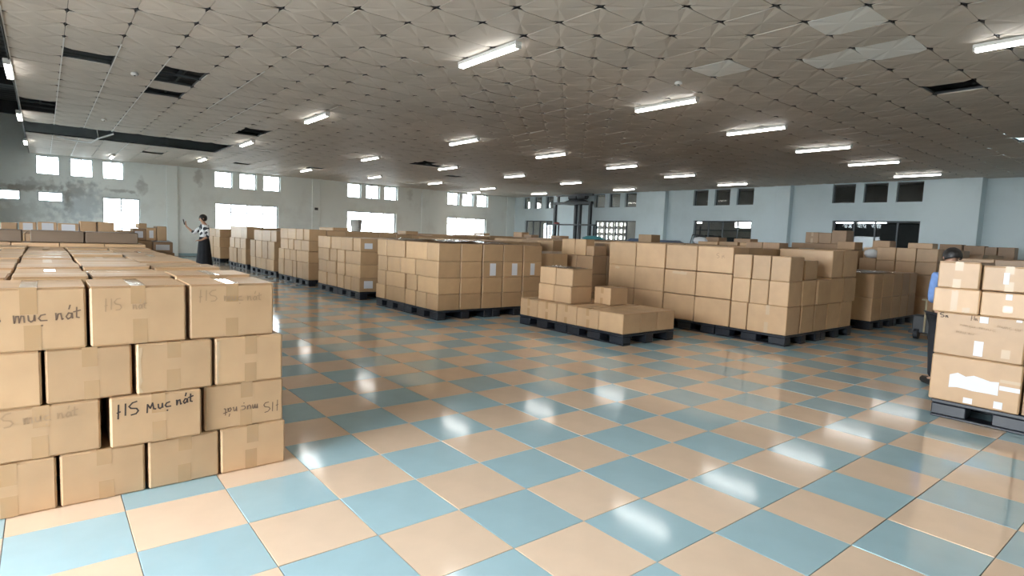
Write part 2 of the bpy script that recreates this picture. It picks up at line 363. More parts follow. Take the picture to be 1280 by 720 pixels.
# skirting
tag(MB().box(XL + .001, XL + .016, YN, YB, 0, .12).obj('baseboard_left', M['blue']), None, None, None, 'structure')
tag(MB().box(XL + .02, -5.09, YB - .016, YB - .001, 0, .12).obj('baseboard_right', M['blue']), None, None, None, 'structure')
# yard outside
tag(MB().box(-70, 60, -60, 70, -0.5, -0.21).obj('ground', M['concrete']), None, None, None, 'structure')

# ------------------------------------------------------------------ store room behind the right wall
Y2 = 28.0
bh = []
for i in range(7):
    for j in range(3):
        x = -26.3 + i * .40; z = 1.42 + j * .41; bh.append((x, x + .24, z, z + .21))
bh += [(-16.5, -15.6, 2.25, 2.60), (-18.85, -18.45, 2.46, 2.58), (-11.6, -10.75, 2.2, 2.62), (-10.65, -9.5, 2.2, 2.62)]
wall('wall_store_back', 'y', Y2, 0.2, -29.2, -5.4, -0.2, 4.2, bh, M['dim_wall'])
wall('wall_store_end', 'x', -29.2, 0.2, YB + .25, Y2, -0.2, 4.2, [(24.5, 25.6, 2.9, 3.6)], M['dim_wall'])
wall('wall_store_side', 'x', -5.6, 0.2, YB + .25, Y2, -0.2, 4.2, [], M['dim_wall'])
tag(MB().box(-29.2, -5.4, YB + .25, Y2, -.2, 0).obj('store_floor', M['concrete']), None, None, None, 'structure')
tag(MB().box(-29.2, -5.4, YB + .25, Y2, 4.1, 4.2).obj('store_ceiling', M['dim_wall']), None, None, None, 'structure')
for k, z in enumerate((2.26, 2.34, 2.42, 2.50)):
    tag(MB().box(-11.6, -9.5, Y2 + .02, Y2 + .05, z, z + .025).obj('wall_store_louvre', M['frame']), None, None, None, 'structure')
def rack(x0, x1, y, n, z_top, seed, label, rid):
    t = empty('storage_rack', ((x0 + x1) / 2, y, 0), 0, label, 'rack'); wd = (x1 - x0) / 2
    for sx in (-1, 1):
        for dy in (0, .5):
            MB().box(sx * wd - .025, sx * wd + .025, dy - .025, dy + .025, 0, z_top).obj('post', M['steel_dark'], t)
    for k in range(n):
        z = .2 + k * (z_top - .4) / (n - 1); MB().box(-wd, wd, -.03, .53, z, z + .03).obj('shelf', M['steel_dark'], t)
    r = random.Random(seed)
    for k in range(n - 1):
        z = .23 + k * (z_top - .4) / (n - 1); x = -wd + .08; tn = 0
        while x < wd - .4:
            ww = r.uniform(.25, .45); hh = r.uniform(.2, .38)
            if r.random() < .75:
                o = MB().cbox(-ww / 2, ww / 2, 0, .35, 0, hh, .01).obj('storage_tub', M['dim_dark'] if r.random() < .75 else M['card_c'], None, ((x0 + x1) / 2 + x + ww / 2, y + .05, z + .0005))
                tn += 1; tag(o, 'dark tub on store room rack %s, %s shelf, %s one along' % (rid, ORD[k], ORD[tn - 1]), 'tub', 'tubs on the store room racks')
            x += ww + .06
rack(-16.6, -13.6, 24.6, 4, 2.2, 1, 'dark steel rack of tubs behind the third wide window of the blue wall', 'behind the third window')
rack(-10.4, -8.4, 24.6, 4, 2.2, 2, 'dark steel rack of tubs behind the widest inner window, next to the tall cabinet', 'beside the tall cabinet')
tag(MB().cbox(-10.0, -7.0, 24.0, 24.5, 0, 2.36, .02).obj('steel_cabinet', M['dim_dark']), 'tall dark cabinet filling the window beside the deepest pilaster', 'cabinet')

# ------------------------------------------------------------------ ceiling: panels, T-bars, roof
CX, CY, GX0, GY0 = 0.6062, 0.5972, -4.2671, 4.4522       # panel grid
NOPANEL = {(-11, -7), (-12, -5), (-11, -5), (-14, -5), (-20, -1), (-19, -1), (-23, 9), (-22, 9), (-23, 10), (2, 9), (2, 18), (-32, -3), (-27, 14), (-33, 2), (-31, 6)}
for i in (-21, -20, -19): NOPANEL.add((i, -8))
for i in range(-28, -24):
    for j in range(-8, 0): NOPANEL.add((i, j))
NEWP = {(2, 3), (1, 5), (2, 5), (-1, 4)}
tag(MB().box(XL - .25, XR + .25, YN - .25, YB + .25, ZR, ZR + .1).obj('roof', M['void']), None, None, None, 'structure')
rb = MB()
for k in range(84):
    x = XL + .2 + k * .4; rb.add([(x, YN, ZR - .002), (x + .07, YN, ZR - .018), (x + .14, YN, ZR - .018), (x + .21, YN, ZR - .002), (x, YB, ZR - .002), (x + .07, YB, ZR - .018), (x + .14, YB, ZR - .018), (x + .21, YB, ZR - .002)],
                              [(0, 1, 5, 4), (1, 2, 6, 5), (2, 3, 7, 6)])
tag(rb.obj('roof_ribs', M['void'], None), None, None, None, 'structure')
for k in range(20):
    y = YN + .8 + k * 1.4
    tag(MB().box(XL, XR, y, y + .06, ZR - .2, ZR - .055).obj('roof_beam', M['steel_dark']), None, None, None, 'structure')
for x in (-25.3, -19.9, -14.2, -8.4, -2.6):
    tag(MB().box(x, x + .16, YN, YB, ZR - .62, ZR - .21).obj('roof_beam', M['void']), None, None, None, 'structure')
ce = MB()
def panel_pts(s, hx, hy):
    a = 0.003; k = 0.022 * s; q = 0.11
    pts = []
    for (sx, sy) in ((-1, -1), (1, -1), (1, 1), (-1, 1)):
        c = (sx * (hx - k), sy * (hy - k)); e1 = (sx * (hx - q), sy * (hy - a)); e2 = (sx * (hx - a), sy * (hy - q))
        pts += [e1, c, e2] if (sx * sy) < 0 else [e2, c, e1]
    return pts
def panel_geo(b, cx, cy, z, tx, ty, mi=0, s=1.0, curl=0.012):
    P = panel_pts(s, CX / 2, CY / 2)
    vs = []
    for i, (x, y) in enumerate(P):
        vs.append((cx + x, cy + y, z + (curl if i % 3 == 1 else 0) + y * tx - x * ty))
    vs.append((cx, cy, z - 0.003)); n = 12; k = len(vs)
    vs += [(cx + x * .999, cy + y * .999, z + .016 + y * tx - x * ty) for (x, y) in P]
    fs = [(12, (i + 1) % n, i) for i in range(n)] + [(i, (i + 1) % n, k + (i + 1) % n, k + i) for i in range(n)] + [tuple(range(k, k + n))]
    b.add(vs, fs, mi)
PM = []
for mm in ('ceil', 'ceil_new'):
    b = MB(); panel_geo(b, 0, 0, 0, 0, 0); me = b.mesh('ceiling_panel'); me.materials.append(M[mm]); PM.append(me)
cl = MB().box(XL, XR, -0.33, YB, ZC + .05, ZC + .052)   # T-bar web under which the panels sit
gb = MB()
i0, i1 = int(math.floor((XL - GX0) / CX)), int(math.ceil((XR - GX0) / CX)); j0, j1 = -8, int(math.ceil((YB - GY0) / CY))
GAP = {(i, j) for i in range(-28, -24) for j in range(-8, 0)}
def runs(ok, a, b):
    out = []; st = None
    for t in range(a, b + 1):
        if t < b and ok(t):
            if st is None: st = t
        elif st is not None: out.append((st, t)); st = None
    return out
for i in range(i0, i1 + 1):
    x = GX0 + i * CX
    if XL < x < XR:
        for a, c in runs(lambda t: not ((i, t) in GAP and (i - 1, t) in GAP), j0, j1): gb.box(x - .004, x + .004, max(GY0 + a * CY, -.325), min(GY0 + c * CY, YB), ZC + .018, ZC + .045)
for j in range(j0, j1 + 1):
    y = GY0 + j * CY
    if y < YB:
        for a, c in runs(lambda t: not ((t, j) in GAP and (t, j - 1) in GAP), i0, i1): gb.box(max(GX0 + a * CX, XL), min(GX0 + c * CX, XR), y - .004, y + .004, ZC + .019, ZC + .046)
cobj = gb.obj('ceiling', M['steel_dark']); tag(cobj, 'suspended ceiling of square grey panels with some panels missing', None, None, 'structure')
pc = []
for i in range(i0, i1):
    for j in range(j0, j1):
        if (i, j) in NOPANEL: continue
        x, y = GX0 + i * CX, GY0 + j * CY
        if x < XL - .3 or x + CX > XR + .3 or y + CY > YB + .3: continue
        a = on_screen_area([(x, y, ZC), (x + CX, y, ZC), (x + CX, y + CY, ZC), (x, y + CY, ZC)])
        pc.append((1e9 if (i, j) in NEWP else a, i, j))
pc.sort(reverse=True); rest = MB(); pr = random.Random(5)
for n, (a, i, j) in enumerate(pc):
    cx, cy = GX0 + (i + .5) * CX, GY0 + (j + .5) * CY; tx, ty = pr.gauss(0, .006), pr.gauss(0, .006)
    if (i, j) == (2, 5): tx = -.05
    if n < 300:
        o = link('ceiling_panel', PM[1 if (i, j) in NEWP else 0], None, cobj, (cx, cy, ZC), (tx, ty, 0))
        if (i, j) in NEWP: tag(o, 'cleaner white replacement ceiling panel')
    else: panel_geo(rest, min(max(cx, XL + CX / 2), XR - CX / 2), min(cy, YB - CY / 2), ZC + pr.uniform(0, .003), tx, ty)
tag(rest.obj('ceiling_panelling', M['ceil'], cobj), 'further grey ceiling panels in the far part of the hall', None, None, 'stuff')
for (j, a, c) in ((-7, -24, -9), (-6, -24, -8.6), (-5, -24, -9), (-3, -15, -8.5), (-2, -20, -12), (-7, -38, -28), (-6, -38, -28), (-4, -38, -28), (-7.98, -24, -6)):
    y = GY0 + j * CY
    MB().box(GX0 + a * CX, GX0 + c * CX, y - .008, y + .008, ZC - .010, ZC - .006).obj('ceiling_bar', M['white_metal'], cobj)
MB().box(XL, XR, -.345, -.331, ZC - .02, ZC + .06).obj('ceiling_edge', M['steel_dark'], cobj)
hb = MB()
pts = [(-19.2, 1.55, ZC - .01), (-19.9, 1.25, ZC - .10), (-20.6, 1.12, ZC - .16), (-21.1, .75, ZC - .1), (-21.3, .35, ZC - .01)]
for a, c in zip(pts, pts[1:]): hb.tube(a, c, .022, 6)
hb.tube((-19.9, 1.25, ZC - .1), (-19.7, 1.2, ZC + .25), .01, 6)
tag(hb.obj('ceiling_rail', M['white_metal']), 'bent white ceiling rail hanging under the long dark ceiling gap', 'rail')
for k, (i, j) in enumerate(((-1.71, 4.65), (-11.25, -5.48), (-20.36, -5.52))):
    o = MB().lathe([(.05, 0), (.055, .015), (.05, .035), (.03, .045)], 12).obj('smoke_detector', M['white_metal'], None, (GX0 + i * CX, GY0 + j * CY, ZC - .05), smooth=True)
    MB().lathe([(.012, 0), (.012, .012)], 8, (0, 0, -.012)).obj('sensor', M['steel_dark'], o)
    tag(o, 'small round smoke detector on the ceiling ' + ('between the nearest white panel and a lit tube', 'beside the gap of two missing panels', 'before the long dark ceiling gap')[k], 'smoke detector')

# ------------------------------------------------------------------ fluorescent lamps
tmesh = MB().tube((-.60, -.022, -.03), (.60, -.022, -.03), .017, 10).tube((-.60, .022, -.03), (.60, .022, -.03), .017, 10).mesh('tube'); tmesh.materials.append(M['lamp'])
hmesh = MB().cbox(-.625, .625, -.05, .05, -.012, .034, .006).mesh('housing'); hmesh.materials.append(M['white_metal'])
emesh = MB().cbox(-.012, .012, -.045, .045, -.052, -.0125, .004).mesh('end_cap'); emesh.materials.append(M['white_metal'])
LROWS = [(-.36, 'open ceiling edge'), (4.5, 'second row from the open ceiling edge'), (8.2, 'third row'), (11.13, 'fourth row'), (14.14, 'fifth row'), (17.15, 'sixth row'), (20.5, 'row nearest the blue wall')]
LCOLS = [-23.4, -17.6, -12.28, -6.25, -1.45, 3.6]
DIRL = ['deepest', 'second deepest', 'third deepest', 'fourth deepest', 'nearest', 'hindmost']
def lamp(x, y, label):
    t = empty('fluorescent_light', (x, y, ZC - .036), 0, label, 'ceiling light')
    link('housing', hmesh, None, t); link('tube', tmesh, None, t)
    link('end_cap', emesh, None, t, (-.612, 0, 0)); link('end_cap', emesh, None, t, (.612, 0, 0))
for y, rn in LROWS:
    for c, x in enumerate(LCOLS):
        if y < 0 and x > -10: continue
        if y > 8.5 and x == -1.45: x = -.4
        lamp(x, y, 'lit white tube light, %s lamp along the %s' % (DIRL[c], rn if 'edge' in rn or 'wall' in rn else rn + ' of ceiling lamps'))
lamp(-25.65, 2.0, 'lit white tube light before the window wall, near the dark ceiling gap')
lamp(-26.4, 18.4, 'lit white tube light before the last clerestory windows of the window wall')

# ------------------------------------------------------------------ cardboard boxes
BOXN = [0]
pk = MB(); pkr = random.Random(11)
def hidden(x0, x1, y0, y1, z0, z1, sx=.45, sy=.45, sz=.27, gap=.006):
    """boxes packed where the photograph shows no single one of them"""
    nx, ny, nz = max(1, round((x1 - x0) / sx)), max(1, round((y1 - y0) / sy)), max(1, round((z1 - z0) / sz))
    ax, ay, az = (x1 - x0) / nx, (y1 - y0) / ny, (z1 - z0) / nz
    for i in range(nx):
        for j in range(ny):
            for k in range(nz):
                if 0 < i < nx - 1 and 0 < j < ny - 1 and k < nz - 1: continue
                t = pkr.uniform(-.008, .0) if k == nz - 1 else -.001
                pk.cbox(x0 + i * ax + gap / 2, x0 + (i + 1) * ax - gap / 2, y0 + j * ay + gap / 2, y0 + (j + 1) * ay - gap / 2, z0 + k * az + .001, z0 + (k + 1) * az + t, .005, pkr.choice((0, 0, 1, 2)))
bj = random.Random(21)
def box(x0, x1, y0, y1, z0, z1, label, tape=None, flaps=False, group=None, m='card', jit=.005, rz=None, tm='tape', tw=.055, name='cardboard_box'):
    """one closed carton; tape = axis it runs along over the lid and down both ends"""
    cx, cy = (x0 + x1) / 2 + bj.uniform(-jit, jit), (y0 + y1) / 2 + bj.uniform(-jit, jit)
    hx, hy, h = (x1 - x0) / 2, (y1 - y0) / 2, z1 - z0 - .002
    if rz is None: rz = bj.gauss(0, .006)
    b = MB()
    lid = .0035 if flaps else 0
    b.cbox(-hx, hx, -hy, hy, 0, h - lid, .009)
    o = b.obj(name, M[m], None, (cx, cy, z0 + .001), (0, 0, rz))
    tag(o, label, 'box', group)
    ax = tape or 'x'
    if flaps:
        for s in (-1, 1):
            f = MB()
            if ax == 'x': f.box(-hx + .002, hx - .002, *sorted((s * .0025, s * (hy - .002))), h - lid, h)
            else: f.box(*sorted((s * .0025, s * (hx - .002))), -hy + .002, hy - .002, h - lid, h)
            f.obj('flap', M[m], o)
    if tape:
        t = MB(); e = .0008; u = tw / 2; L, Wd = (hx, hy) if tape == 'x' else (hy, hx); off = bj.uniform(-.01, .01)
        d = h * bj.uniform(.3, .42)
        P = [(-L - e, h - d), (-L - e, h + e), (L + e, h + e), (L + e, h - d)]
        Q = [(-L, h - d), (-L, h), (L, h), (L, h - d)]
        def strip(P):
            for (a, za), (c, zc) in zip(P, P[1:]):
                if tape == 'x': t.add([(a, off - u, za), (a, off + u, za), (c, off + u, zc), (c, off - u, zc)], [(0, 1, 2, 3)])
                else: t.add([(off - u, a, za), (off - u, c, zc), (off + u, c, zc), (off + u, a, za)], [(0, 1, 2, 3)])
        strip(P)
        off += bj.uniform(-.012, .012); d2 = h * bj.uniform(.34, .46)
        strip([(L + e, d2), (L + e, .004)]); strip([(-L - e, .004), (-L - e, d2)])
        t.obj('tape', M[tm], o)
    return o
def sheet(parent, face, u0, u1, z0, z1, m='paper', e=.0015, name='paper_label', lab=None, wob=0):
    """a flat sheet stuck to a box face; world coordinates u along the face"""
    p = parent.location; b = MB(); r = random.Random(int(abs(u0) * 1000))
    hx = max(abs(v.co.x) for v in parent.data.vertices); hy = max(abs(v.co.y) for v in parent.data.vertices)
    n = 7; top = []; bot = []
    for i in range(n):
        u = u0 + (u1 - u0) * i / (n - 1); top.append((u, z1 + r.uniform(-wob, wob))); bot.append((u, z0 + r.uniform(-wob, wob)))
    pts = bot + top[::-1]
    if face == '+x': vs = [(hx + e, u - p.y, z - p.z) for u, z in pts]
    else: vs = [(u - p.x, -hy - e, z - p.z) for u, z in pts]
    b.add(vs, [(i, i + 1, 2 * n - 2 - i, 2 * n - 1 - i) for i in range(n - 1)])
    o = b.obj(name, M[m], parent)
    if lab: o['label'] = lab
    return o
# handwriting: strokes on a unit-high grid
def arc(cx, cy, rx, ry, a0, a1, n=8): return [(cx + rx * math.cos(math.radians(a0 + (a1 - a0) * i / n)), cy + ry * math.sin(math.radians(a0 + (a1 - a0) * i / n))) for i in range(n + 1)]
GL = {
    'H': (.75, [[(.05, 1.0), (.0, -.12)], [(.55, .98), (.52, .05)], [(-.06, .36), (.16, .42)]]),
    'S': (.95, [[(.62, 1.0), (.3, .95), (.05, .7), (.18, .52), (.6, .42), (.72, .2), (.55, .0), (.2, -.03)]]),
    'M': (.85, [[(.0, -.12), (.04, .55), (.25, .2), (.42, .6), (.5, .1), (.66, .05)]]),
    'm': (.72, [[(.0, .45), (.03, .0), (.12, .4), (.24, .4), (.27, .0), (.38, .4), (.5, .38), (.53, .0)]]),
    'u': (.5, [[(.0, .4), (.02, .1), (.14, .0), (.28, .1), (.32, .4), (.34, .05)]]),
    'c': (.5, [[(.38, .4), (.15, .36), (.03, .18), (.14, .03), (.46, .02)], [(.16, -.27), (.2, -.29), (.21, -.25)]]),
    'n': (.5, [[(.0, .42), (.02, .0), (.12, .36), (.26, .38), (.32, .0), (.38, .05)]]),
    'a': (.5, [[(.36, .32), (.18, .38), (.04, .16), (.14, .0), (.3, .1), (.36, .36), (.38, .03)], [(.2, .62), (.27, .86)]]),
    't': (.4, [[(.12, .7), (.1, .08), (.25, .03)], [(-.05, .42), (.32, .5)]]),
    'l': (.3, [[(.1, .62), (.08, .0)]]),
    ' ': (.42, []),
}
def write_word(text, parent, face, u, z, hgt, m, wid=.0075, slope=0.0, flip=False, stretch=1.0, name='handwriting'):
    b = MB(); x = 0.0; p = parent.location
    hx = max(abs(v.co.x) for v in parent.data.vertices); hy = max(abs(v.co.y) for v in parent.data.vertices)
    for ch in text:
        ww, st = GL[ch]
        for s in st:
            q = [((x + a) * hgt * stretch, c * hgt + (x + a) * hgt * stretch * slope) for a, c in s]
            for (a, c), (d, e) in zip(q, q[1:]):
                L = math.hypot(d - a, e - c) or 1e-6; nx, nz = -(e - c) / L * wid / 2, (d - a) / L * wid / 2; ex, ez = (d - a) / L * wid * .3, (e - c) / L * wid * .3
                k = [(a + nx - ex, c + nz - ez), (a - nx - ex, c - nz - ez), (d - nx + ex, e - nz + ez), (d + nx + ex, e + nz + ez)]
                if flip: k = [(-i, -j) for i, j in k]
                if face == '+x': b.add([(hx + .0011, u + i - p.y, z + j - p.z) for i, j in k], [(0, 1, 2, 3)])
                else: b.add([(u + i - p.x, -hy - .0011, z + j - p.z) for i, j in k], [(0, 1, 2, 3)])
        x += ww
    return b.obj(name, M[m], parent)

def write(text, parent, face, u, z, hgt, m, wid=.0075, slope=0.0, flip=False, stretch=1.0):
    x = 0.0
    for wd in text.split(' '):
        d = x * hgt * stretch * (-1 if flip else 1)
        if wd: write_word(wd, parent, face, u + d, z + d * slope * (1 if not flip else 1), hgt, m, wid, slope, flip, stretch)
        x += sum(GL[c][0] for c in wd) + .42
# --- foreground stack of marked archive boxes
XF = -3.40
FST = 'foreground stack'
rows = [
    ('bottom', .0, .255, [(-.34, .022), (.03, .38), (.385, .722), (.728, 1.08)]),
    ('second', .255, .508, [(-.24, .198), (.232, .64), (.652, 1.068)]),
    ('third', .508, .768, [(-.40, -.022), (-.015, .33), (.342, .69), (.70, 1.06)]),
    ('top', .768, 1.062, [(-.27, .152), (.16, .572), (.582, 1.012)]),
]
F = {}
FSEEN = {('top', 0): ', marked in dark pen', ('top', 2): ', faint writing above its tape', ('second', 1): ', marked HS in bold black pen', ('second', 2): ', its writing upside down', ('second', 0): ', with faded writing', ('third', 2): ', its left edge taped and ridged'}
for rn, z0, z1, sp in rows:
    for k, (a, c) in enumerate(sp):
        fx = XF + {('second', 1): .02, ('third', 2): .015, ('third', 3): .01, ('second', 0): -.008}.get((rn, k), bj.uniform(-.008, .008))
        o = box(fx - .42, fx, a + .003, c - .003, z0, z1, 'brown box, %s from aisle, %s row of %s%s' % (ORD[len(sp) - 1 - k], rn, FST, FSEEN.get((rn, k), '')),
                'x' if (rn, k) not in (('third', 0), ) else None, flaps=(rn == 'top'), jit=0.0, rz={('second', 1): -.02}.get((rn, k), bj.gauss(0, .004)), m='card_b', tw=.062)
        F[rn, k] = o
write('HS muc nat', F['top', 0], '+x', -.262, .895, .075, 'ink_mid', .0062, slope=.045, stretch=.93)
write('HS  nat', F['top', 1], '+x', .225, .945, .055, 'ink_faint', .005, stretch=.8)
write('HS muc nat', F['top', 2], '+x', .635, .972, .058, 'ink_faint', .0055, slope=-.02, stretch=.95)
write('HS Muc nat', F['second', 1], '+x', .268, .41, .062, 'ink', .0072, slope=.10, stretch=.93)
write('HS muc nat', F['second', 2], '+x', 1.035, .372, .056, 'ink_mid', .005, slope=.0, flip=True, stretch=.92)
write('HS muc nat', F['second', 0], '+x', -.215, .425, .062, 'ink_faint', .0062, slope=.05, stretch=.93)
for (rn, k, u) in (('third', 2, .352), ('third', 3, .712)):
    o = F[rn, k]; p = o.location; rr = random.Random(k); b = MB(); prev = None
    for i in range(9):
        z = .012 + i * .0285; wv = .012 + rr.uniform(-.006, .006); a = (u - p.y + rr.uniform(-.002, .002), z); 
        if prev: b.add([(.2112, prev[0], prev[1]), (.2112, prev[0] + prev[2], prev[1]), (.2112, a[0] + wv, a[1]), (.2112, a[0], a[1])], [(0, 1, 2, 3)])
        prev = (a[0], a[1], wv)
    b.obj('edge_tape', M['clear_tape'], o)['label'] = 'wrinkled clear tape along the box edge'
# the lids of the same stack, row behind row
fcols = [(-1.0, -.58), (-.57, -.15), (-.14, .185), (.195, .575), (.585, 1.005)]
cn = ['fifth', 'fourth', 'third', 'second', 'first']
x = XF - .43; k = 0
while x > -8.9:
    dpt = bj.choice((.40, .43, .47)); zt = 1.062 + bj.uniform(-.006, .012) - .002 * k
    for c, (a, d) in enumerate(fcols):
        if c == 0 and k < 7: continue
        box(x - dpt + .006, x - .006, a + .004, d - .004, .77, zt + bj.uniform(-.012, .008), 'brown box in top layer of %s, %s row back, %s from aisle' % (FST, ORD[k], cn[c]),
            bj.choice(('x', 'y', 'y')), flaps=True, tm=bj.choice(('tape', 'clear_tape', 'clear_tape')), rz=bj.gauss(0, .012), m='card_b' if bj.random() < .6 else 'card')
    x -= dpt; k += 1
XE = x
hidden(XE, XF - .44, -1.0, 1.06, 0, .768, .42, .4, .256)
hidden(XE, XF - .44 , -2.0, -1.02, 0, 1.06, .42, .45, .26)
hidden(XF - .43, XF, -2.0, -.43, 0, 1.06, .42, .45, .26)
# dark long cartons and labelled files behind it
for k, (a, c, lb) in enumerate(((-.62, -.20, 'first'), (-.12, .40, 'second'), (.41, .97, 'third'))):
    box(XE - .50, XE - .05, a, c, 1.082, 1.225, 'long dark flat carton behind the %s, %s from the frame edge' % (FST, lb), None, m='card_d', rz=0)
hidden(XE - .55, XE, -1.2, 1.05, 0, 1.08, .5, .45, .27)
hidden(-12.9, -10.6, -1.4, 1.0, 0, 1.155, .45, .42, .29)
BK = 'foreground stack back'
for k, (a, c, z, lb, wl) in enumerate(((-.51, -.32, 1.285, 'plain brown carton', 0), (-.30, -.09, 1.30, 'pale carton with a white sheet', 1), (-.07, .17, 1.31, 'pale carton with a wide white sheet', 1), (.18, .45, 1.30, 'low open carton of white papers', 1), (.47, .69, 1.345, 'small brown carton with a pale lid', 0), (.71, .94, 1.345, 'small brown carton nearest the window', 0))):
    o = box(-12.4, -12.0, a, c, 1.156, z, '%s on the pile at the %s' % (lb, BK), None, m='card' if k not in (1, 2) else 'card_b', rz=0)
    if wl: sheet(o, '+x', a + .05, c - .04, 1.175, z - .015)
hidden(-14.4, -12.3 - .75, -1.3, 2.0, 0, .79, .45, .42, .27)
hidden(-13.5, -13.05, 1.0, 1.62, .79, 1.02, .45, .31, .23)
for a, c, z0, z1, lb, wl, mm in ((1.30, 1.52, 1.022, 1.245, 'brown carton with a square white label', 1, 'card_c'), (1.53, 1.69, 1.022, 1.265, 'tan carton with a small white label', 1, 'card'), (1.70, 1.86, 1.022, 1.30, 'orange-brown carton at the end', 0, 'card'),
                         (1.63, 1.95, .795, 1.0, 'open-topped carton with a white label low', 1, 'card_c'), (1.05, 1.29, 1.022, 1.20, 'carton of loose white papers', 1, 'card_b')):
    o = box(-13.45, -13.0 + (.04 if z0 < .9 else 0), a, c, z0, z1, '%s, on the low pile before the pilaster' % lb, None, m=mm, rz=0)
    if wl: sheet(o, '+x', a + .04, c - .05, z0 + .05, z1 - .05)
hidden(-13.45, -13.0, 1.0, 1.62, .795, 1.02, .45, .31, .22)
box(-13.3, -13.05, 1.39, 1.53, 1.247, 1.345, 'small sunlit tan carton alone on the labelled cartons before the window', None, m='card_b', rz=.1)
pp = MB(); q = random.Random(4)
for k in range(9):
    y = 1.67 + q.uniform(-.02, .02); z = 1.002 + k * .002; pp.box(-13.4, -12.985 + q.uniform(-.02, .01), y, y + .25, z, z + .0018)
tag(pp.obj('paper_pile', M['paper']), 'loose pile of white papers on the carton with a low white label', 'papers')

# --- pallets
foot_m = {}
def pallet(x, y, w, d, label, h=.15):
    t = empty('plastic_pallet', (x + w / 2, y + d / 2, 0), 0, label, 'pallet')
    hw, hd = w / 2 - .006, d / 2 - .006
    dk = MB().cbox(-hw, hw, -hd, hd, h - .032, h, .006)
    n = 6
    dk.obj('deck', M['pallet'], t)
    key = (round(w, 2), round(d, 2))
    if key not in foot_m:
        fw, fd = .24, .16
        foot_m[key] = (MB().cbox(-fw / 2, fw / 2, -fd / 2, fd / 2, .022, h - .033, .008).mesh('foot'), MB().cbox(-hw, hw, -.078, .078, 0.0, .021, .005).mesh('runner'))
        for me in foot_m[key]: me.materials.append(M['pallet'])
    fm, rm = foot_m[key]
    for sx in (-1, 0, 1):
        for sy in (-1, 0, 1): link('foot', fm, None, t, (sx * (hw - .122), sy * (hd - .083), 0))
    for sy in (-1, 0, 1): link('runner', rm, None, t, (0, sy * (hd - .083), 0))
def pallets(x0, x1, y0, y1, nx, ny, desc):
    w, d = (x1 - x0) / nx, (y1 - y0) / ny; k = 0
    for j in range(ny):
        for i in range(nx):
            pos = 'at its near corner' if (i == nx - 1 and j == 0) else ('aisle side, %s from near corner' % ORD[nx - 1 - i] if j == 0 else ('end side, %s back from near corner' % ORD[j] if i == nx - 1 else None))
            if pos is None: continue
            pallet(x0 + i * w, y0 + j * d, w, d, 'black pallet under %s, %s' % (desc, pos))

ZB = .151
def face_rows(desc, yf, depth, table, tape=None, m='card', **kw):
    """boxes of an aisle face (turned to -Y), each row listed as (name, z0, z1, [(x0, x1), ...])"""
    out = {}
    for rn, z0, z1, sp in table:
        for k, (a, c) in enumerate(sp):
            q = len(sp) - 1 - k
            out[rn, k] = box(a + .007, c - .007, yf + (bj.uniform(0, .015)), yf + depth, z0, z1, 'brown box, %s from near corner, %s row, aisle face, %s' % (ORD[q], rn, desc), tape, m=m, jit=.0, rz=bj.gauss(0, .004), **kw)
    return out
def end_rows(desc, xf, depth, table, tape=None, m='card', extra=0, **kw):
    out = {}
    for rn, z0, z1, sp in table:
        for k, (a, c) in enumerate(sp):
            out[rn, k] = box(xf - depth, xf - bj.uniform(0, .012), a + .006, c - .006, z0, z1, 'brown box, %s from near corner, %s row, end face, %s' % (ORD[k + 1 + extra], rn, desc), tape, m=m, jit=.0, rz=bj.gauss(0, .004), **kw)
    return out
# --- S1: big four-row stack, film on top, two papers on its shaded end
D1 = 'film-topped stack'
zr = [ZB, .41, .67, .935, 1.225]
pallets(-9.98, -7.80, 4.80, 6.98, 2, 2, D1)
f1 = face_rows(D1, 4.80, .42, [('bottom', zr[0], zr[1], [(-9.99, -9.62), (-9.60, -8.91), (-8.88, -8.53), (-8.50, -8.165), (-8.16, -7.80)]), ('second', zr[1], zr[2], [(-9.93, -9.60), (-9.58, -8.89), (-8.84, -8.48), (-8.46, -7.80)]),
                           ('third', zr[2], zr[3], [(-9.94, -9.57), (-9.54, -9.05), (-9.04, -8.54), (-8.52, -7.80)]), ('top', zr[3], zr[4], [(-9.95, -9.58), (-9.57, -8.91), (-8.88, -8.17), (-8.16, -7.80)])])
e1 = end_rows(D1, -7.80, .42, [(rn, zr[k], zr[k + 1], [(5.225, 5.65), (5.66, 6.085), (6.09, 6.525), (6.535, 6.97)]) for k, rn in enumerate(('bottom', 'second', 'third', 'top'))])
sheet(e1['third', 1], '+x', 5.81, 5.935, .70, .905); sheet(e1['third', 2], '+x', 6.28, 6.40, .70, .905); sheet(e1['third', 3], '+x', 6.70, 6.80, .70, .905)
hidden(-9.95, -8.235, 5.23, 6.97, ZB, 1.222, .43, .43, .268)
hidden(-10.0, -7.9, 6.99, 7.7, 0, 1.08, .5, .36, .27)
def film(name, x0, x1, y0, y1, z, label, amp=.02, n=26, seed=1):
    r = random.Random(seed); b = MB(); vs = []
    ph = [r.uniform(0, 6) for _ in range(8)]
    for i in range(n + 1):
        for j in range(n + 1):
            u, v = i / n, j / n
            zz = z + amp * .55 * (1 + .5 * math.sin(u * 19 + ph[0] + 2 * math.sin(v * 7 + ph[1])) + .5 * math.sin(v * 23 + ph[2] + 1.7 * math.sin(u * 9 + ph[3]))) + r.uniform(0, amp * .25)
            vs.append((x0 + u * (x1 - x0) + r.uniform(-.01, .01), y0 + v * (y1 - y0) + r.uniform(-.01, .01), zz))
    b.add(vs, [(i * (n + 1) + j, (i + 1) * (n + 1) + j, (i + 1) * (n + 1) + j + 1, i * (n + 1) + j + 1) for i in range(n) for j in range(n)])
    return tag(b.obj(name, M['film']), label, 'plastic film')
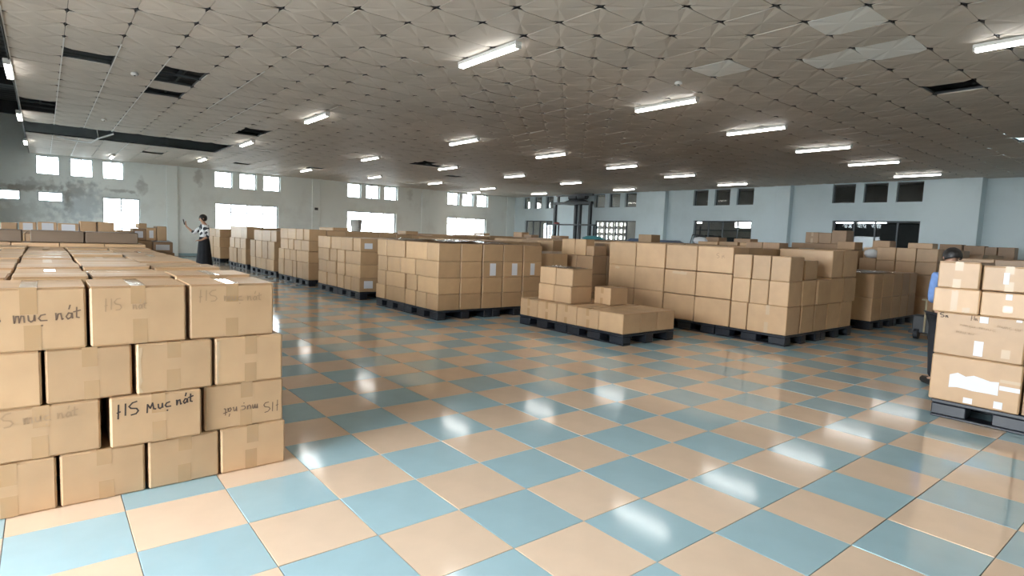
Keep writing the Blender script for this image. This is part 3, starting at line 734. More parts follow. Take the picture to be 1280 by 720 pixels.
film('plastic_film', -9.85, -7.86, 4.86, 6.4, 1.228, 'crumpled clear plastic film lying on the big stack with paper labels', .03, seed=2)
# --- S2..S6 along the aisle
D2 = 'end-labelled stack'
z2 = [ZB, .43, .69, .955, 1.215]
pallets(-13.05, -10.78, 4.84, 7.0, 2, 2, D2)
f2 = face_rows(D2, 4.84, .42, [('bottom', z2[0], z2[1], [(-13.03, -12.52), (-12.51, -11.99), (-11.95, -11.61), (-11.57, -11.23), (-11.21, -10.80)]), ('second', z2[1], z2[2], [(-13.04, -12.53), (-12.52, -12.02), (-11.94, -11.55), (-11.51, -10.79)]),
                           ('third', z2[2], z2[3], [(-13.05, -12.40), (-12.36, -11.99), (-11.94, -11.56), (-11.52, -10.79)]), ('top', z2[3], z2[4], [(-13.08, -12.34), (-12.29, -11.74), (-11.73, -11.19), (-11.15, -10.80)])])
sheet(f2['top', 3], '+x', 4.94, 5.11, 1.01, 1.12); sheet(f2['bottom', 4], '+x', 4.94, 5.13, .22, .37)
hidden(-13.05, -10.79, 5.27, 7.0, ZB, 1.213, .45, .43, .265)
D3 = 'tallest aisle stack'
z3 = [ZB, .56, .83, 1.085, 1.35]
pallets(-15.86, -13.62, 4.83, 7.0, 2, 2, D3)
face_rows(D3, 4.83, .42, [('bottom', z3[0], z3[1], [(-15.88, -15.45), (-15.42, -14.79), (-14.74, -14.48), (-14.47, -14.05), (-14.04, -13.62)]), ('second', z3[1], z3[2], [(-15.86, -15.41), (-15.40, -14.97), (-14.96, -14.52), (-14.49, -13.63)]),
                      ('third', z3[2], z3[3], [(-15.72, -15.12), (-15.08, -14.70), (-14.67, -14.14), (-14.13, -13.61)]), ('top', z3[3], z3[4], [(-15.72, -15.13), (-15.12, -14.53), (-14.50, -14.01), (-13.96, -13.61)])])
hidden(-15.86, -13.62, 5.27, 7.08, ZB, 1.335, .45, .45, .28)
D4 = 'step-topped aisle stack'
pallets(-18.88, -16.34, 4.91, 7.0, 2, 2, D4)
face_rows(D4, 4.91, .42, [('bottom', ZB, .47, [(-18.88, -18.33), (-18.32, -17.80), (-17.79, -17.27), (-17.22, -16.55)]), ('middle', .47, .965, [(-18.88, -18.35), (-18.33, -17.74), (-17.69, -17.15), (-17.13, -16.53)]), ('top', .965, 1.265, [(-18.5, -17.68), (-17.66, -16.84), (-16.83, -16.34)])])
hidden(-18.88, -16.5, 5.35, 9.0, ZB, 1.26, .5, .45, .37)
D5 = 'second-farthest aisle stack'
pallets(-21.66, -19.42, 4.95, 7.0, 2, 2, D5)
face_rows(D5, 4.95, .42, [('bottom', ZB, .64, [(-21.66, -21.15), (-21.14, -20.69), (-20.6, -20.11), (-20.1, -19.61)]), ('middle', .64, .97, [(-21.58, -20.97), (-20.91, -20.26), (-20.25, -19.60)]), ('top', .97, 1.35, [(-21.45, -20.8), (-20.79, -20.11), (-20.10, -19.42)])])
hidden(-21.6, -19.6, 5.4, 9.0, ZB, 1.33, .5, .45, .3)
D6 = 'farthest aisle stack'
pallets(-25.2, -23.04, 4.95, 7.0, 2, 2, D6)
face_rows(D6, 4.95, .42, [('bottom', ZB, .56, [(-25.13, -24.1), (-24.05, -23.02)]), ('middle', .56, .94, [(-25.13, -24.1), (-24.05, -23.02)]), ('top', .94, 1.23, [(-25.13, -24.4), (-24.39, -23.71), (-23.70, -23.01)])])
hidden(-25.1, -23.03, 5.38, 9.0, ZB, 1.22, .5, .45, .35)
# --- C: low pallet in the middle, one full layer and a few boxes on it
DC = 'low half-empty stack'
pallets(-7.03, -4.90, 5.84, 6.95, 2, 1, DC)
cx5 = [(-7.01, -6.605), (-6.60, -6.18), (-6.17, -5.765), (-5.76, -5.345), (-5.34, -4.91)]
cy3 = [(5.84, 6.195), (6.2, 6.545), (6.555, 6.94)]
for i, (a, c) in enumerate(cx5):
    for j, (d, e) in enumerate(cy3):
        box(a, c, d, e, ZB, .42, 'tan box in bottom layer of %s, %s from near corner, %s row back' % (DC, ORD[4 - i], ORD[j]), 'y' if i < 4 else None, flaps=True, m='card_b', jit=0, rz=bj.gauss(0, .006))
box(-6.74, -6.395, 5.97, 6.42, .42, .672, 'tan box in the second layer of the %s, at its outer end' % DC, None, m='card_b', flaps=True, jit=0)
box(-6.39, -6.03, 5.97, 6.42, .42, .672, 'tan box in the second layer of the %s, beside the single small box' % DC, None, m='card_b', flaps=True, jit=0)
box(-6.73, -6.38, 5.98, 6.40, .672, .93, 'tan box on the topmost layer of the %s, at its outer end' % DC, None, m='card_b', flaps=True, jit=0)
box(-6.37, -6.02, 5.98, 6.40, .672, .93, 'tan box on the topmost layer of the %s, next to the drop' % DC, None, m='card_b', flaps=True, jit=0)
box(-5.985, -5.66, 6.42, 6.80, .42, .675, 'single tan box alone in the second layer of the %s' % DC, 'y', m='card_b', flaps=True, jit=0)
film('plastic_film', -6.72, -6.05, 6.0, 6.4, .931, 'clear plastic film on the two topmost boxes of the low stack', .012, 12, seed=5)
# --- SR: wide three-row stack
DR = 'wide three-row stack'
zw = [ZB, .56, .945, 1.345]; zn = [ZB, .55, .895, 1.24]
pallets(-7.05, -3.78, 7.905, 10.12, 3, 2, DR)
wx = [(-7.06, -6.465), (-6.455, -5.86), (-5.84, -5.26), (-5.25, -4.65)]
for r in range(3):
    for k, (a, c) in enumerate(wx):
        if True:
            o = box(a, c, 7.91 + bj.uniform(0, .012), 8.36, zw[r], zw[r + 1] - (.008 if k > 1 else 0), 'large tan box, %s from the narrow ones, %s row of %s' % (ORD[3 - k], ('bottom', 'middle', 'top')[r], DR), None, m='card_b', jit=0, rz=bj.gauss(0, .003))
            if (r, k) == (2, 3): write('S M', o, '-y', -4.93, 1.17, .07, 'ink_faint', .008)
            if (r, k) in ((1, 2), (1, 0)):
                sheet(o, '-y', a + .15, a + (.42 if k else .25), zw[2] - .07, zw[2] - .03, 'clear_tape', .0015, 'tape', 'torn clear tape', .012)
for rn, z0, z1, sp in (('bottom', zn[0], zn[1], [(-4.63, -4.37), (-4.36, -3.785)]), ('middle', zn[1], zn[2], [(-4.63, -4.355), (-4.345, -4.075), (-4.07, -3.785)]), ('top', zn[2], zn[3], [(-4.63, -4.35), (-4.335, -4.07), (-4.06, -3.785)])):
    for k, (a, c) in enumerate(sp):
        box(a + .002, c - .002, 7.91, 8.29, z0, z1, 'upright tan box, %s from near corner, %s row of %s' % (ORD[len(sp) - 1 - k], rn, DR), 'y' if rn == 'bottom' and k else None, m='card_b', jit=0, rz=bj.gauss(0, .004), tm='clear_tape')
for rn, z0, zs, sp in (('bottom', zn[0], [.55] * 4, [(8.33, 8.72), (8.74, 9.16), (9.17, 9.61), (9.62, 10.05)]), ('middle', .55, [.91, .91, .93, .93], [(8.30, 8.71), (8.74, 9.18), (9.20, 9.66), (9.67, 10.12)])):
    for k, (a, c) in enumerate(sp):
        box(-4.20, -3.785 + bj.uniform(-.01, .03) * (rn == 'middle'), a + .003, c - .003, z0, zs[k], 'brown box, %s behind near corner, %s row, end face, %s' % (ORD[k], rn, DR), None, m='card', jit=0, rz=bj.gauss(0, .02) if rn == 'middle' and k == 1 else 0)
box(-4.2, -3.80, 8.38, 8.76, .911, 1.19, 'lower brown box in a gap of the end face, top row, %s' % DR, None, m='card', jit=0)
box(-4.62, -3.80, 9.24, 9.61, .931, 1.345, 'long tan box turned across the end of the %s, top row' % DR, None, m='card_b', jit=0, rz=0)
box(-4.55, -3.80, 9.64, 10.15, .931, 1.35, 'large brown box at the far end of the %s, top row' % DR, None, m='card', jit=0, rz=0)
hidden(-7.05, -4.66, 8.38, 10.1, ZB, 1.335, .6, .43, .395)
hidden(-4.64, -4.21, 8.38, 10.1, ZB, .905, .43, .43, .37)
# --- BR: shaded stack behind it, by the aisle
DB = 'shaded two-row stack'
pallets(-4.92, -3.84, 11.02, 13.2, 1, 2, DB)
for r, (z0, z1) in enumerate(((ZB, .555), (.555, .97))):
    for k, (a, c) in enumerate([(11.02, 11.43), (11.44, 11.92), (11.93, 12.36), (12.37, 12.76), (12.77, 13.15)]):
        box(-4.38, -3.84, a + .003, c - .003, z0, z1, 'brown box, %s from the near corner, %s row of the %s' % (ORD[k], ('bottom', 'top')[r], DB), None, m='card', jit=0, rz=0)
hidden(-4.92, -4.39, 11.02, 13.15, ZB, .968, .52, .43, .41)
film('plastic_film', -4.85, -3.86, 11.04, 12.3, .972, 'clear plastic film shining on top of the shaded two-row stack', .022, 18, seed=8)
# --- R: stack with big boxes at the edge of the view
DG = 'stack hiding the man'
pallets(-1.52, .62, 5.83, 6.95, 2, 1, DG)
r1 = box(-1.535, -.945, 5.82, 6.38, ZB, .535, 'very large tan box with a torn white sticker, bottom of the %s' % DG, None, m='card_b', jit=0, rz=0)
r2 = box(-1.535, -.955, 5.83, 6.38, .535, .888, 'very large tan box with smudged pen marks, middle of the %s' % DG, None, m='card_b', jit=0, rz=0)
r3 = box(-1.572, -1.262, 5.82, 6.25, .888, 1.09, 'flat tan box with clear crossed tape, under the topmost pair, %s' % DG, None, m='card_b', jit=0, rz=.02)
r4 = box(-1.252, -.95, 5.83, 6.25, .888, 1.085, 'flat tan box with dented end, under the topmost pair, %s' % DG, None, m='card_b', jit=0, rz=0)
r5 = box(-1.552, -1.272, 5.82, 6.25, 1.09, 1.31, 'tan box with a vertical tape, topmost on outer side, %s' % DG, 'y', m='card_b', jit=0, rz=0, tm='clear_tape', flaps=True)
r6 = box(-1.262, -.95, 5.85, 6.25, 1.09, 1.29, 'tan box with white tape patch, topmost on inner side, %s' % DG, 'y', m='card_b', jit=0, rz=0, tm='clear_tape', flaps=True)
sheet(r1, '-y', -1.40, -1.08, .27, .39, 'paper', .0016, 'torn_sticker', 'large torn white sticker', .018); sheet(r1, '-y', -1.075, -.95, .32, .355, 'paper', .0012, 'white_strip', 'white paper strip'); sheet(r1, '-y', -1.075, -.95, .38, .405, 'clear_tape', .0012, 'tape')
sheet(r1, '-y', -1.295, -1.235, .165, .21); sheet(r1, '-y', -1.10, -1.045, .17, .225)
sheet(r2, '-y', -1.265, -1.205, .56, .68); sheet(r2, '-y', -1.09, -1.035, .57, .64, 'clear_tape'); sheet(r2, '-y', -1.245, -1.19, .83, .88); sheet(r2, '-y', -1.02, -.985, .865, .882)
write('Sn', r2, '-y', -1.515, .845, .035, 'ink', .006, stretch=1.3); write('Hn', r2, '-y', -1.30, .845, .035, 'ink_mid', .006); write('nmcu muuc', r2, '-y', -1.37, .79, .03, 'ink_faint', .004, slope=-.08, stretch=1.6); write('munc cu', r2, '-y', -1.13, .81, .04, 'ink_faint', .004, slope=-.1); write('mnu nu', r2, '-y', -1.39, .73, .03, 'ink_faint', .004, slope=-.05, stretch=1.3)
sheet(r3, '-y', -1.45, -1.405, .905, 1.07, 'clear_tape', .0015, 'tape', None, .01); sheet(r3, '-y', -1.37, -1.32, .90, .94, 'clear_tape', .0018, 'tape', None, .006)
sheet(r4, '-y', -1.10, -1.06, 1.03, 1.075, 'paper'); sheet(r4, '-y', -1.11, -1.05, .93, .985, 'tape', .0014, 'tape'); sheet(r6, '-y', -1.13, -1.095, 1.15, 1.24, 'paper', .0018)
hidden(-.935, .6, 5.84, 6.92, ZB, 1.28, .55, .53, .37)
hidden(-1.53, -.945, 6.39, 6.92, ZB, .885, .58, .5, .37); hidden(-1.55, -.95, 6.27, 6.9, .888, 1.285, .3, .6, .2)
# --- M: stack in the gap behind the low pallet
DM = 'stack behind low pallet'
mz = [.0, .39, .72, 1.065]
for r in range(3):
    for k, (a, c) in enumerate([(7.9, 8.30), (8.31, 8.70)]):
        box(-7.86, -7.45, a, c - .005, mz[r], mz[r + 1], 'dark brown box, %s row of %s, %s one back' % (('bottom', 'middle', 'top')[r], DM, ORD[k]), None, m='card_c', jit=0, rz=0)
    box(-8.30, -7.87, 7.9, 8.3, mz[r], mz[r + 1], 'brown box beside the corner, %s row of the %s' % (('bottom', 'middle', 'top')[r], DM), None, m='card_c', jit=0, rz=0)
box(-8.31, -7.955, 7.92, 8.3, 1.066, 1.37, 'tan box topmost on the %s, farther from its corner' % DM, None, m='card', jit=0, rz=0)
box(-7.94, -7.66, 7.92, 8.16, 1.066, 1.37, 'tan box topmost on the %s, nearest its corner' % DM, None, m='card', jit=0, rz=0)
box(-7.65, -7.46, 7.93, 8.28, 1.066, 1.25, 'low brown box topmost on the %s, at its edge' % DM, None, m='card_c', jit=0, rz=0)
hidden(-10.2, -8.32, 7.9, 10.1, 0, 1.06, .5, .44, .355); hidden(-8.31, -7.46, 8.72, 10.1, 0, 1.3, .42, .45, .33)
# --- boxes behind, towards the blue wall
DN = 'blue-wall row'
hidden(-5.3, -3.765, 14.42, 16.2, 0, 1.44, .5, .44, .4)
hidden(-5.2, -3.765, 14.0, 14.41, 0, .905, .36, .4, .4)
for k, (a, c, z0, zt) in enumerate(((-5.21, -4.88, .906, 1.20), (-4.875, -4.52, .906, 1.17), (-4.51, -4.15, .906, 1.17), (-4.14, -3.77, .906, 1.17))):
    box(a, c, 14.0, 14.4, z0, zt, 'brown box, %s from the aisle, lower row of the %s' % (ORD[3 - k], DN), None, m='card', jit=0, rz=0)
    if k: box(a, c, 14.0, 14.4, zt, 1.445, 'brown box, %s from the aisle, upper row of the %s' % (ORD[3 - k], DN), None, m='card', jit=0, rz=0)
box(-4.45, -4.0, 14.45, 14.8, 1.441, 1.56, 'flat carton on top of the %s' % DN, None, m='card', jit=0)
hidden(-7.1, -5.25, 12.0, 14.0, 0, 1.315, .47, .45, .33)
for k, (a, c) in enumerate(((-7.04, -6.66), (-6.65, -6.27))):
    box(a, c, 12.5, 12.9, 1.316, 1.455, 'flat brown carton, %s on the stack behind the upright boxes' % ('outer one', 'inner one')[k], None, m='card_c', jit=0)
hidden(-8.0, -6.0, 16.5, 18.4, 0, 1.345, .5, .45, .34)
for a, c, z0, z1, lb in ((-7.56, -7.205, 1.5, 1.80, 'first'), (-7.2, -6.875, 1.5, 1.79, 'second'), (-6.87, -6.5, 1.5, 1.86, 'third')):
    box(a, c, 16.5, 16.95, z0, z1, 'brown box raised with two others before the widest inner window, %s of three' % lb, 'y' if lb == 'first' else None, m='card_c', jit=0, rz=0, tm='clear_tape')
box(-7.93, -7.58, 16.5, 16.95, 1.346, 1.50, 'low carton beside the three raised boxes', None, m='card_c', jit=0, rz=0)
box(-7.57, -6.5, 16.48, 16.95, 1.346, 1.4985, 'long flat carton under the three raised boxes', None, m='card_c', jit=0, rz=0)
box(-6.47, -6.05, 15.9, 16.4, 1.36, 1.56, 'tan box before the three raised boxes, aisle side', None, m='card', jit=0, rz=0); hidden(-6.9, -6.0, 15.6, 16.45, 0, 1.358, .45, .42, .34)
box(-5.9, -5.5, 16.6, 17.0, 1.36, 1.62, 'yellowed box under the wide window', None, m='card_b', jit=0, rz=0); hidden(-6.0, -3.6, 16.55, 18.4, 0, 1.358, .5, .45, .34)
tag(MB().lathe([(.05, 0), (.115, .02), (.135, .08), (.12, .15), (.06, .19), (.015, .195)], 14, sy=1.0, wob=lambda t, j: .12 * math.sin(3 * t + j) + .06 * math.sin(7 * t)).obj('plastic_sack', M['bag'], None, (-5.045, 14.19, 1.2005), smooth=True), 'white plastic sack lying on the lower box beside the brown row', 'sack')
hidden(-2.95, -0.5, 12.0, 14.0, 0, 1.30, .5, .45, .33); hidden(-5.4, -3.2, 19.2, 21.2, 0, 1.255, .5, .45, .31)
for a, c, z1, mm, lb in ((-4.80, -4.34, 1.60, 'card_c', 'widest'), (-4.33, -4.07, 1.575, 'card_c', 'middle'), (-4.05, -3.70, 1.58, 'card_c', 'outermost')):
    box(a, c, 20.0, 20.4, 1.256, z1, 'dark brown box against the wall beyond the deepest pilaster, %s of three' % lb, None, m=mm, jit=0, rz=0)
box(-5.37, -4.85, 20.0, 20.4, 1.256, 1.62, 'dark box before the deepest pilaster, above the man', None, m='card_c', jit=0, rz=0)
# far field of stacks: only their upper edges show
for x0, x1, y0, y1, z in ((-10.2, -8.2, 10.6, 12.8, 1.33), (-13.0, -10.6, 7.4, 9.4, 1.25), (-13.0, -10.6, 9.8, 12.2, 1.31), (-15.9, -13.6, 7.1, 8.9, 1.30), (-16.4, -15.0, 8.98, 11.1, 1.325), (-17.2, -15.0, 11.12, 12.05, 1.365),
                          (-19, -16.6, 12.4, 14.0, 1.33), (-22, -19.5, 9.6, 12, 1.33), (-25.4, -22.6, 9.6, 12, 1.30), (-14.6, -12.2, 13.0, 14.8, 1.355), (-11.6, -9.2, 13.2, 15.0, 1.355), (-9.0, -7.2, 13.0, 15.0, 1.35),
                          (-19.6, -16.8, 15.2, 17.2, 1.345), (-22.6, -20.2, 13, 15.6, 1.32), (-26, -23.2, 13, 15.6, 1.32), (-14.2, -11.8, 16.2, 18.4, 1.36), (-11.0, -8.6, 16.2, 18.4, 1.37), (-23, -20.2, 17, 19.6, 1.33), (-19.4, -16.8, 18.6, 20.8, 1.34), (-26.2, -23.6, 17, 19.6, 1.32), (-16, -13.4, 19, 21, 1.35), (-12.4, -9.8, 19, 21, 1.36)):
    hidden(x0, x1, y0, y1, 0, z, .55, .5, .33)
for k, (x, y, z, ww, hh, mm, lb) in enumerate(((-10.8, 13.3, 1.3555, .46, .21, 'card', 'brown box standing alone under the block-lit window'), (-19.0, 15.3, 1.3455, .55, .20, 'card_b', 'pale box standing alone near the corner of the walls'), (-18.4, 15.35, 1.3455, .5, .11, 'card_c', 'dark flat carton beside the pale box near the wall corner'),
        (-8.7, 13.1, 1.3505, .55, .08, 'card', 'flat carton before the third wide window, outer one'), (-8.1, 13.1, 1.3505, .5, .09, 'card', 'flat carton before the third wide window, middle one'), (-7.55, 13.1, 1.3505, .45, .08, 'card', 'flat carton before the third wide window, inner one'),
        (-9.2, 14.2, 1.3555, .4, .2, 'card_c', 'brown carton beside the white sack before the third wide window'), (-8.3, 14.1, 1.3505, .45, .19, 'card_c', 'brown carton with a cloth, before the third wide window'), (-15.3, 8.0, 1.3005, .5, .1, 'card', 'flat carton on the rear of the tallest aisle stack'), (-15.0, 5.6, 1.3355, .9, .08, 'card', 'long flat carton lying on top of the tallest aisle stack'),
        (-14.4, 13.2, 1.3555, .45, .09, 'card_c', 'small flat carton below the lift frame'), (-16.2, 11.3, 1.3655, .4, .07, 'card_b', 'flat pale carton behind the film-topped stack'))):
    box(x, x + ww, y, y + .4, z, z + hh, lb, None, m=mm, jit=0)
tag(pk.obj('packed_boxes', [M['card'], M['card_b'], M['card_c']]), 'further cardboard boxes packed inside and behind the stacks, down the hall', 'boxes', None, 'stuff')

# ------------------------------------------------------------------ goods lift, pallet truck and odds and ends
HX0, HX1, HY = -23.25, -20.54, 21.5
lt = empty('goods_lift', ((HX0 + HX1) / 2, HY, 0), 0, 'black steel goods lift frame with a winch on top before the blue wall', 'lift')
hw = (HX1 - HX0) / 2
for x in (-hw + .07, hw - .07):
    MB().box(x - .07, x + .07, -.07, .07, 0, 3.13).obj('post', M['steel_dark'], lt)
for x in (-.10, .20):
    MB().box(x - .07, x + .07, .3, .44, 0, 3.13).obj('post', M['steel_dark'], lt)
MB().box(-hw - .05, hw + .05, -.08, .08, 3.131, 3.26).obj('top_beam', M['steel_dark'], lt)
MB().box(-.75, .8, .081, .6, 3.131, 3.22).obj('top_plate', M['steel_dark'], lt)
MB().box(-hw + .22, -hw + .33, -.05, .05, 3.261, 3.55).obj('hanger_post', M['steel_dark'], lt)
MB().box(-hw + .15, hw + .1, -.05, .05, 3.551, 3.64).obj('upper_beam', M['steel_dark'], lt)
wn = MB().add([(-.75, .05, 3.261), (.8, .05, 3.261), (.8, .5, 3.261), (-.75, .5, 3.261), (-.35, .1, 3.38), (.5, .1, 3.38), (.5, .45, 3.38), (-.35, .45, 3.38)], [(0, 3, 2, 1), (4, 5, 6, 7), (0, 1, 5, 4), (1, 2, 6, 5), (2, 3, 7, 6), (3, 0, 4, 7)]).obj('winch_base', M['steel_dark'], lt)
MB().tube((.16, .27, 3.53), (.72, .27, 3.53), .15, 14).tube((.72, .27, 3.53), (.8, .27, 3.53), .09, 12).obj('motor', M['steel_dark'], wn)
MB().tube((-.5, .27, 3.51), (.06, .27, 3.51), .13, 14).tube((.06, .27, 3.51), (.16, .27, 3.51), .06, 10).obj('cable_drum', M['steel_dark'], wn)
MB().box(-hw - .45, hw + .5, -.20, -.13, 2.04, 2.11).obj('handrail', M['steel_dark'], lt)
for x in (-.8, .75, 1.75): MB().box(x - .03, x + .03, -.195, -.135, 0, 2.039).obj('rail_post', M['steel_dark'], lt)
MB().lathe([(.08, 0), (.15, .01), (.15, .06), (.04, .1)], 10, (-.95, -.165, 2.1105)).obj('push_button', M['red'], lt)

tb = MB().lathe([(.3, 0), (.38, .02), (.34, .07), (.2, .12), (.05, .13)], 16, sy=.7, wob=lambda t, j: .12 * math.sin(3 * t + j) + .08 * math.sin(5 * t)).obj('crumpled_net', M['teal'], None, (-12.75, 13.5, 1.3555))
tag(tb, 'crumpled teal plastic heap on a stack beneath the lift frame', 'plastic heap')
for k, (x, y, wd, dp, hh) in enumerate(((-13.27, 16.65, .9, .9, .09), (-12.3, 16.65, .8, .9, .07))):
    b = MB(); n = 8; r = random.Random(k)
    vs = [(x + wd * (i / n - .5), y + dp * (j / n - .5), 1.3605 + (0 if i in (0, n) or j in (0, n) else hh * r.uniform(.7, 1.2))) for i in range(n + 1) for j in range(n + 1)]
    b.add(vs, [(i * (n + 1) + j, (i + 1) * (n + 1) + j, (i + 1) * (n + 1) + j + 1, i * (n + 1) + j + 1) for i in range(n) for j in range(n)])
    b.add([vs[0], vs[n], vs[-1], vs[n * (n + 1)]], [(0, 1, 2, 3)])
    tag(b.obj('folded_tarpaulin', M['tarp']), 'blue folded tarpaulin on a stack before the first pilaster, %s one' % ('farther', 'nearer')[k], 'tarpaulin')
ch = MB()
for a, c in (((0, 0, 0), (.06, 0, .24)), ((.06, 0, .24), (.26, 0, .22)), ((.26, 0, .22), (.3, .02, .0)), ((0, .3, 0), (.06, .3, .24)), ((.06, .3, .24), (.26, .3, .22)), ((.26, .3, .22), (.3, .32, 0)), ((.06, 0, .24), (.06, .3, .24))): ch.tube(a, c, .014, 8)
tag(ch.obj('metal_frame', M['steel_dark'], None, (-9.75, 14.3, 1.371)), 'small bent dark metal frame on the boxes before the third wide window', 'frame')
tag(MB().lathe([(.04, 0), (.16, .02), (.2, .09), (.15, .17), (.03, .19)], 14, sy=.8, wob=lambda t, j: .1 * math.sin(3 * t + j)).obj('plastic_sack', M['bag'], None, (-9.0, 13.65, 1.3555), smooth=True), 'white sack on the boxes before the third wide window', 'sack')
bk = MB().lathe([(.12, 0), (.13, .02), (.165, .30), (.172, .30), (.172, .33), (.15, .33), (.12, .05)], 18).obj('bucket', M['bucket'], None, (-15.55, 6.85, 1.3365), smooth=True)
MB().tube((-.175, 0, .29), (-.19, 0, .1), .006, 6).tube((.175, 0, .29), (.19, 0, .1), .006, 6).tube((-.19, 0, .1), (.19, 0, .1), .006, 6).obj('handle', M['steel_dark'], bk)
tag(bk, 'grey-white bucket standing on a stack before the third window group', 'bucket')
tag(MB().cbox(-.08, .08, -.05, 0, -.06, .06, .01).obj('junction_box', M['steel_dark'], None, (XL + .0605, 10.17, 2.3), (0, 0, PI / 2)), 'small dark box fixed to the pilaster between the middle window groups', 'junction box')
pj = empty('pallet_truck', (-2.98, 10.75, 0), 0, 'hand pallet truck with a worn yellow handle standing by the shaded stack', 'pallet truck')
MB().tube((0, 0, .12), (0, 0, .62), .014, 8).tube((-.06, 0, .63), (.06, 0, .63), .013, 8).obj('handle', M['yellow'], pj)
MB().cbox(-.18, .18, .03, .2, .09, .38, .02).obj('pump', M['steel_dark'], pj)
for sx in (-1, 1):
    MB().cbox(sx * .2 - .075, sx * .2 + .075, .21, 1.2, .06, .11, .01).obj('fork', M['steel_dark'], pj)
    MB().tube((sx * .1 - .03, .02, .08), (sx * .1 + .03, .02, .08), .08, 14).obj('wheel', M['pallet'], pj)
    MB().tube((sx * .2 - .04, 1.08, .03), (sx * .2 + .04, 1.08, .03), .03, 10).obj('roller', M['pallet'], pj)

# ------------------------------------------------------------------ people
def skin(name, nodes, edges, m, parent, sub=1):
    names = list(nodes); me = bpy.data.meshes.new(name)
    me.from_pydata([nodes[n][0] for n in names], [(names.index(a), names.index(b)) for a, b in edges], [])
    o = link(name, me, m, parent)
    md = o.modifiers.new('skin', 'SKIN'); md.use_smooth_shade = True
    if not me.skin_vertices:
        raise RuntimeError('no skin layer')
    for i, n in enumerate(names):
        r = nodes[n][1]; me.skin_vertices[0].data[i].radius = r if isinstance(r, tuple) else (r, r)
    me.skin_vertices[0].data[0].use_root = True
    ss = o.modifiers.new('smooth', 'SUBSURF'); ss.levels = sub; ss.render_levels = sub
    return o
def hand(nodes, edges, wrist, side, fwd, up, k):
    """palm and five bent fingers; fwd = along the hand, up = back of the hand, side = towards the thumb"""
    f, u = Vector(fwd).normalized(), Vector(up).normalized(); s = f.cross(u).normalized() * side
    wv = Vector(nodes[wrist][0]); pn = 'palm' + k; nodes[pn] = (tuple(wv + f * .055), (.016, .030)); edges.append((wrist, pn))
    for q, (off, ln) in enumerate(((.027, .066), (.010, .075), (-.009, .070), (-.026, .055))):
        prev = pn
        for t, bend in ((.42, .0), (.72, .10), (1.0, .30)):
            nn = 'f%s%d%d' % (k, q, int(t * 100)); nodes[nn] = (tuple(wv + f * (.065 + ln * t) + s * off * (1 + .2 * t) - u * ln * bend), .0085 if t < .9 else .0075); edges.append((prev, nn)); prev = nn
    prev = pn
    for t in (.5, 1.0):
        nn = 'th%s%d' % (k, int(t * 10)); nodes[nn] = (tuple(wv + f * (.035 + .045 * t) + s * (.03 + .03 * t) - u * .015 * t), .0095); edges.append((prev, nn)); prev = nn
def face_parts(root, c, fwd, r, hair_mat, long_hair):
    """eyes, mouth, ears and hair set on a head of radius r about c"""
    f = Vector(fwd).normalized(); z = Vector((0, 0, 1)); z = (z - f * z.dot(f)).normalized(); x = f.cross(z)
    def blob(name, p, rad, m, sc=(1, 1, 1)):
        b = MB(); n = 8; prof = [(rad * math.sin(PI * i / 6) + 1e-5, -rad * math.cos(PI * i / 6)) for i in range(7)]
        b.lathe(prof, n, tuple(p)); return b.obj(name, m, root, smooth=True)
    for s in (-1, 1):
        blob('eye', c + f * r * .93 + x * s * r * .36 + z * r * .08, r * .11, M['eye'])
        blob('ear', c + x * s * r * .93 - z * r * .05, r * .2, M['skin'])
    blob('mouth', c + f * r * .93 - z * r * .52, r * .13, M['lips'])
    b = MB(); n, k = 20, 12; vs = []
    for i in range(k + 1):
        th = PI * i / k * (.80 if long_hair else .66)
        for j in range(n):
            t = 2 * PI * j / n; d = Vector((math.cos(t), math.sin(t)))
            fr = max(0.0, d.y); cut = th * (1 - .50 * fr ** 1.4)
            q = x * (math.sin(cut) * d.x) + f * (math.sin(cut) * d.y) + z * math.cos(cut)
            q = q * r * (1.02 + .02 * math.sin(5 * t + i)) - f * r * .10; q = q - x * (q.dot(x) * .10)
            vs.append(tuple(c + q + z * r * .16))
    b.add(vs, [(i * n + j, i * n + (j + 1) % n, (i + 1) * n + (j + 1) % n, (i + 1) * n + j) for i in range(k) for j in range(n)])
    o = b.obj('hair', hair_mat, root, smooth=True); sd = o.modifiers.new('thick', 'SOLIDIFY'); sd.thickness = .012; sd.offset = -1
    return o
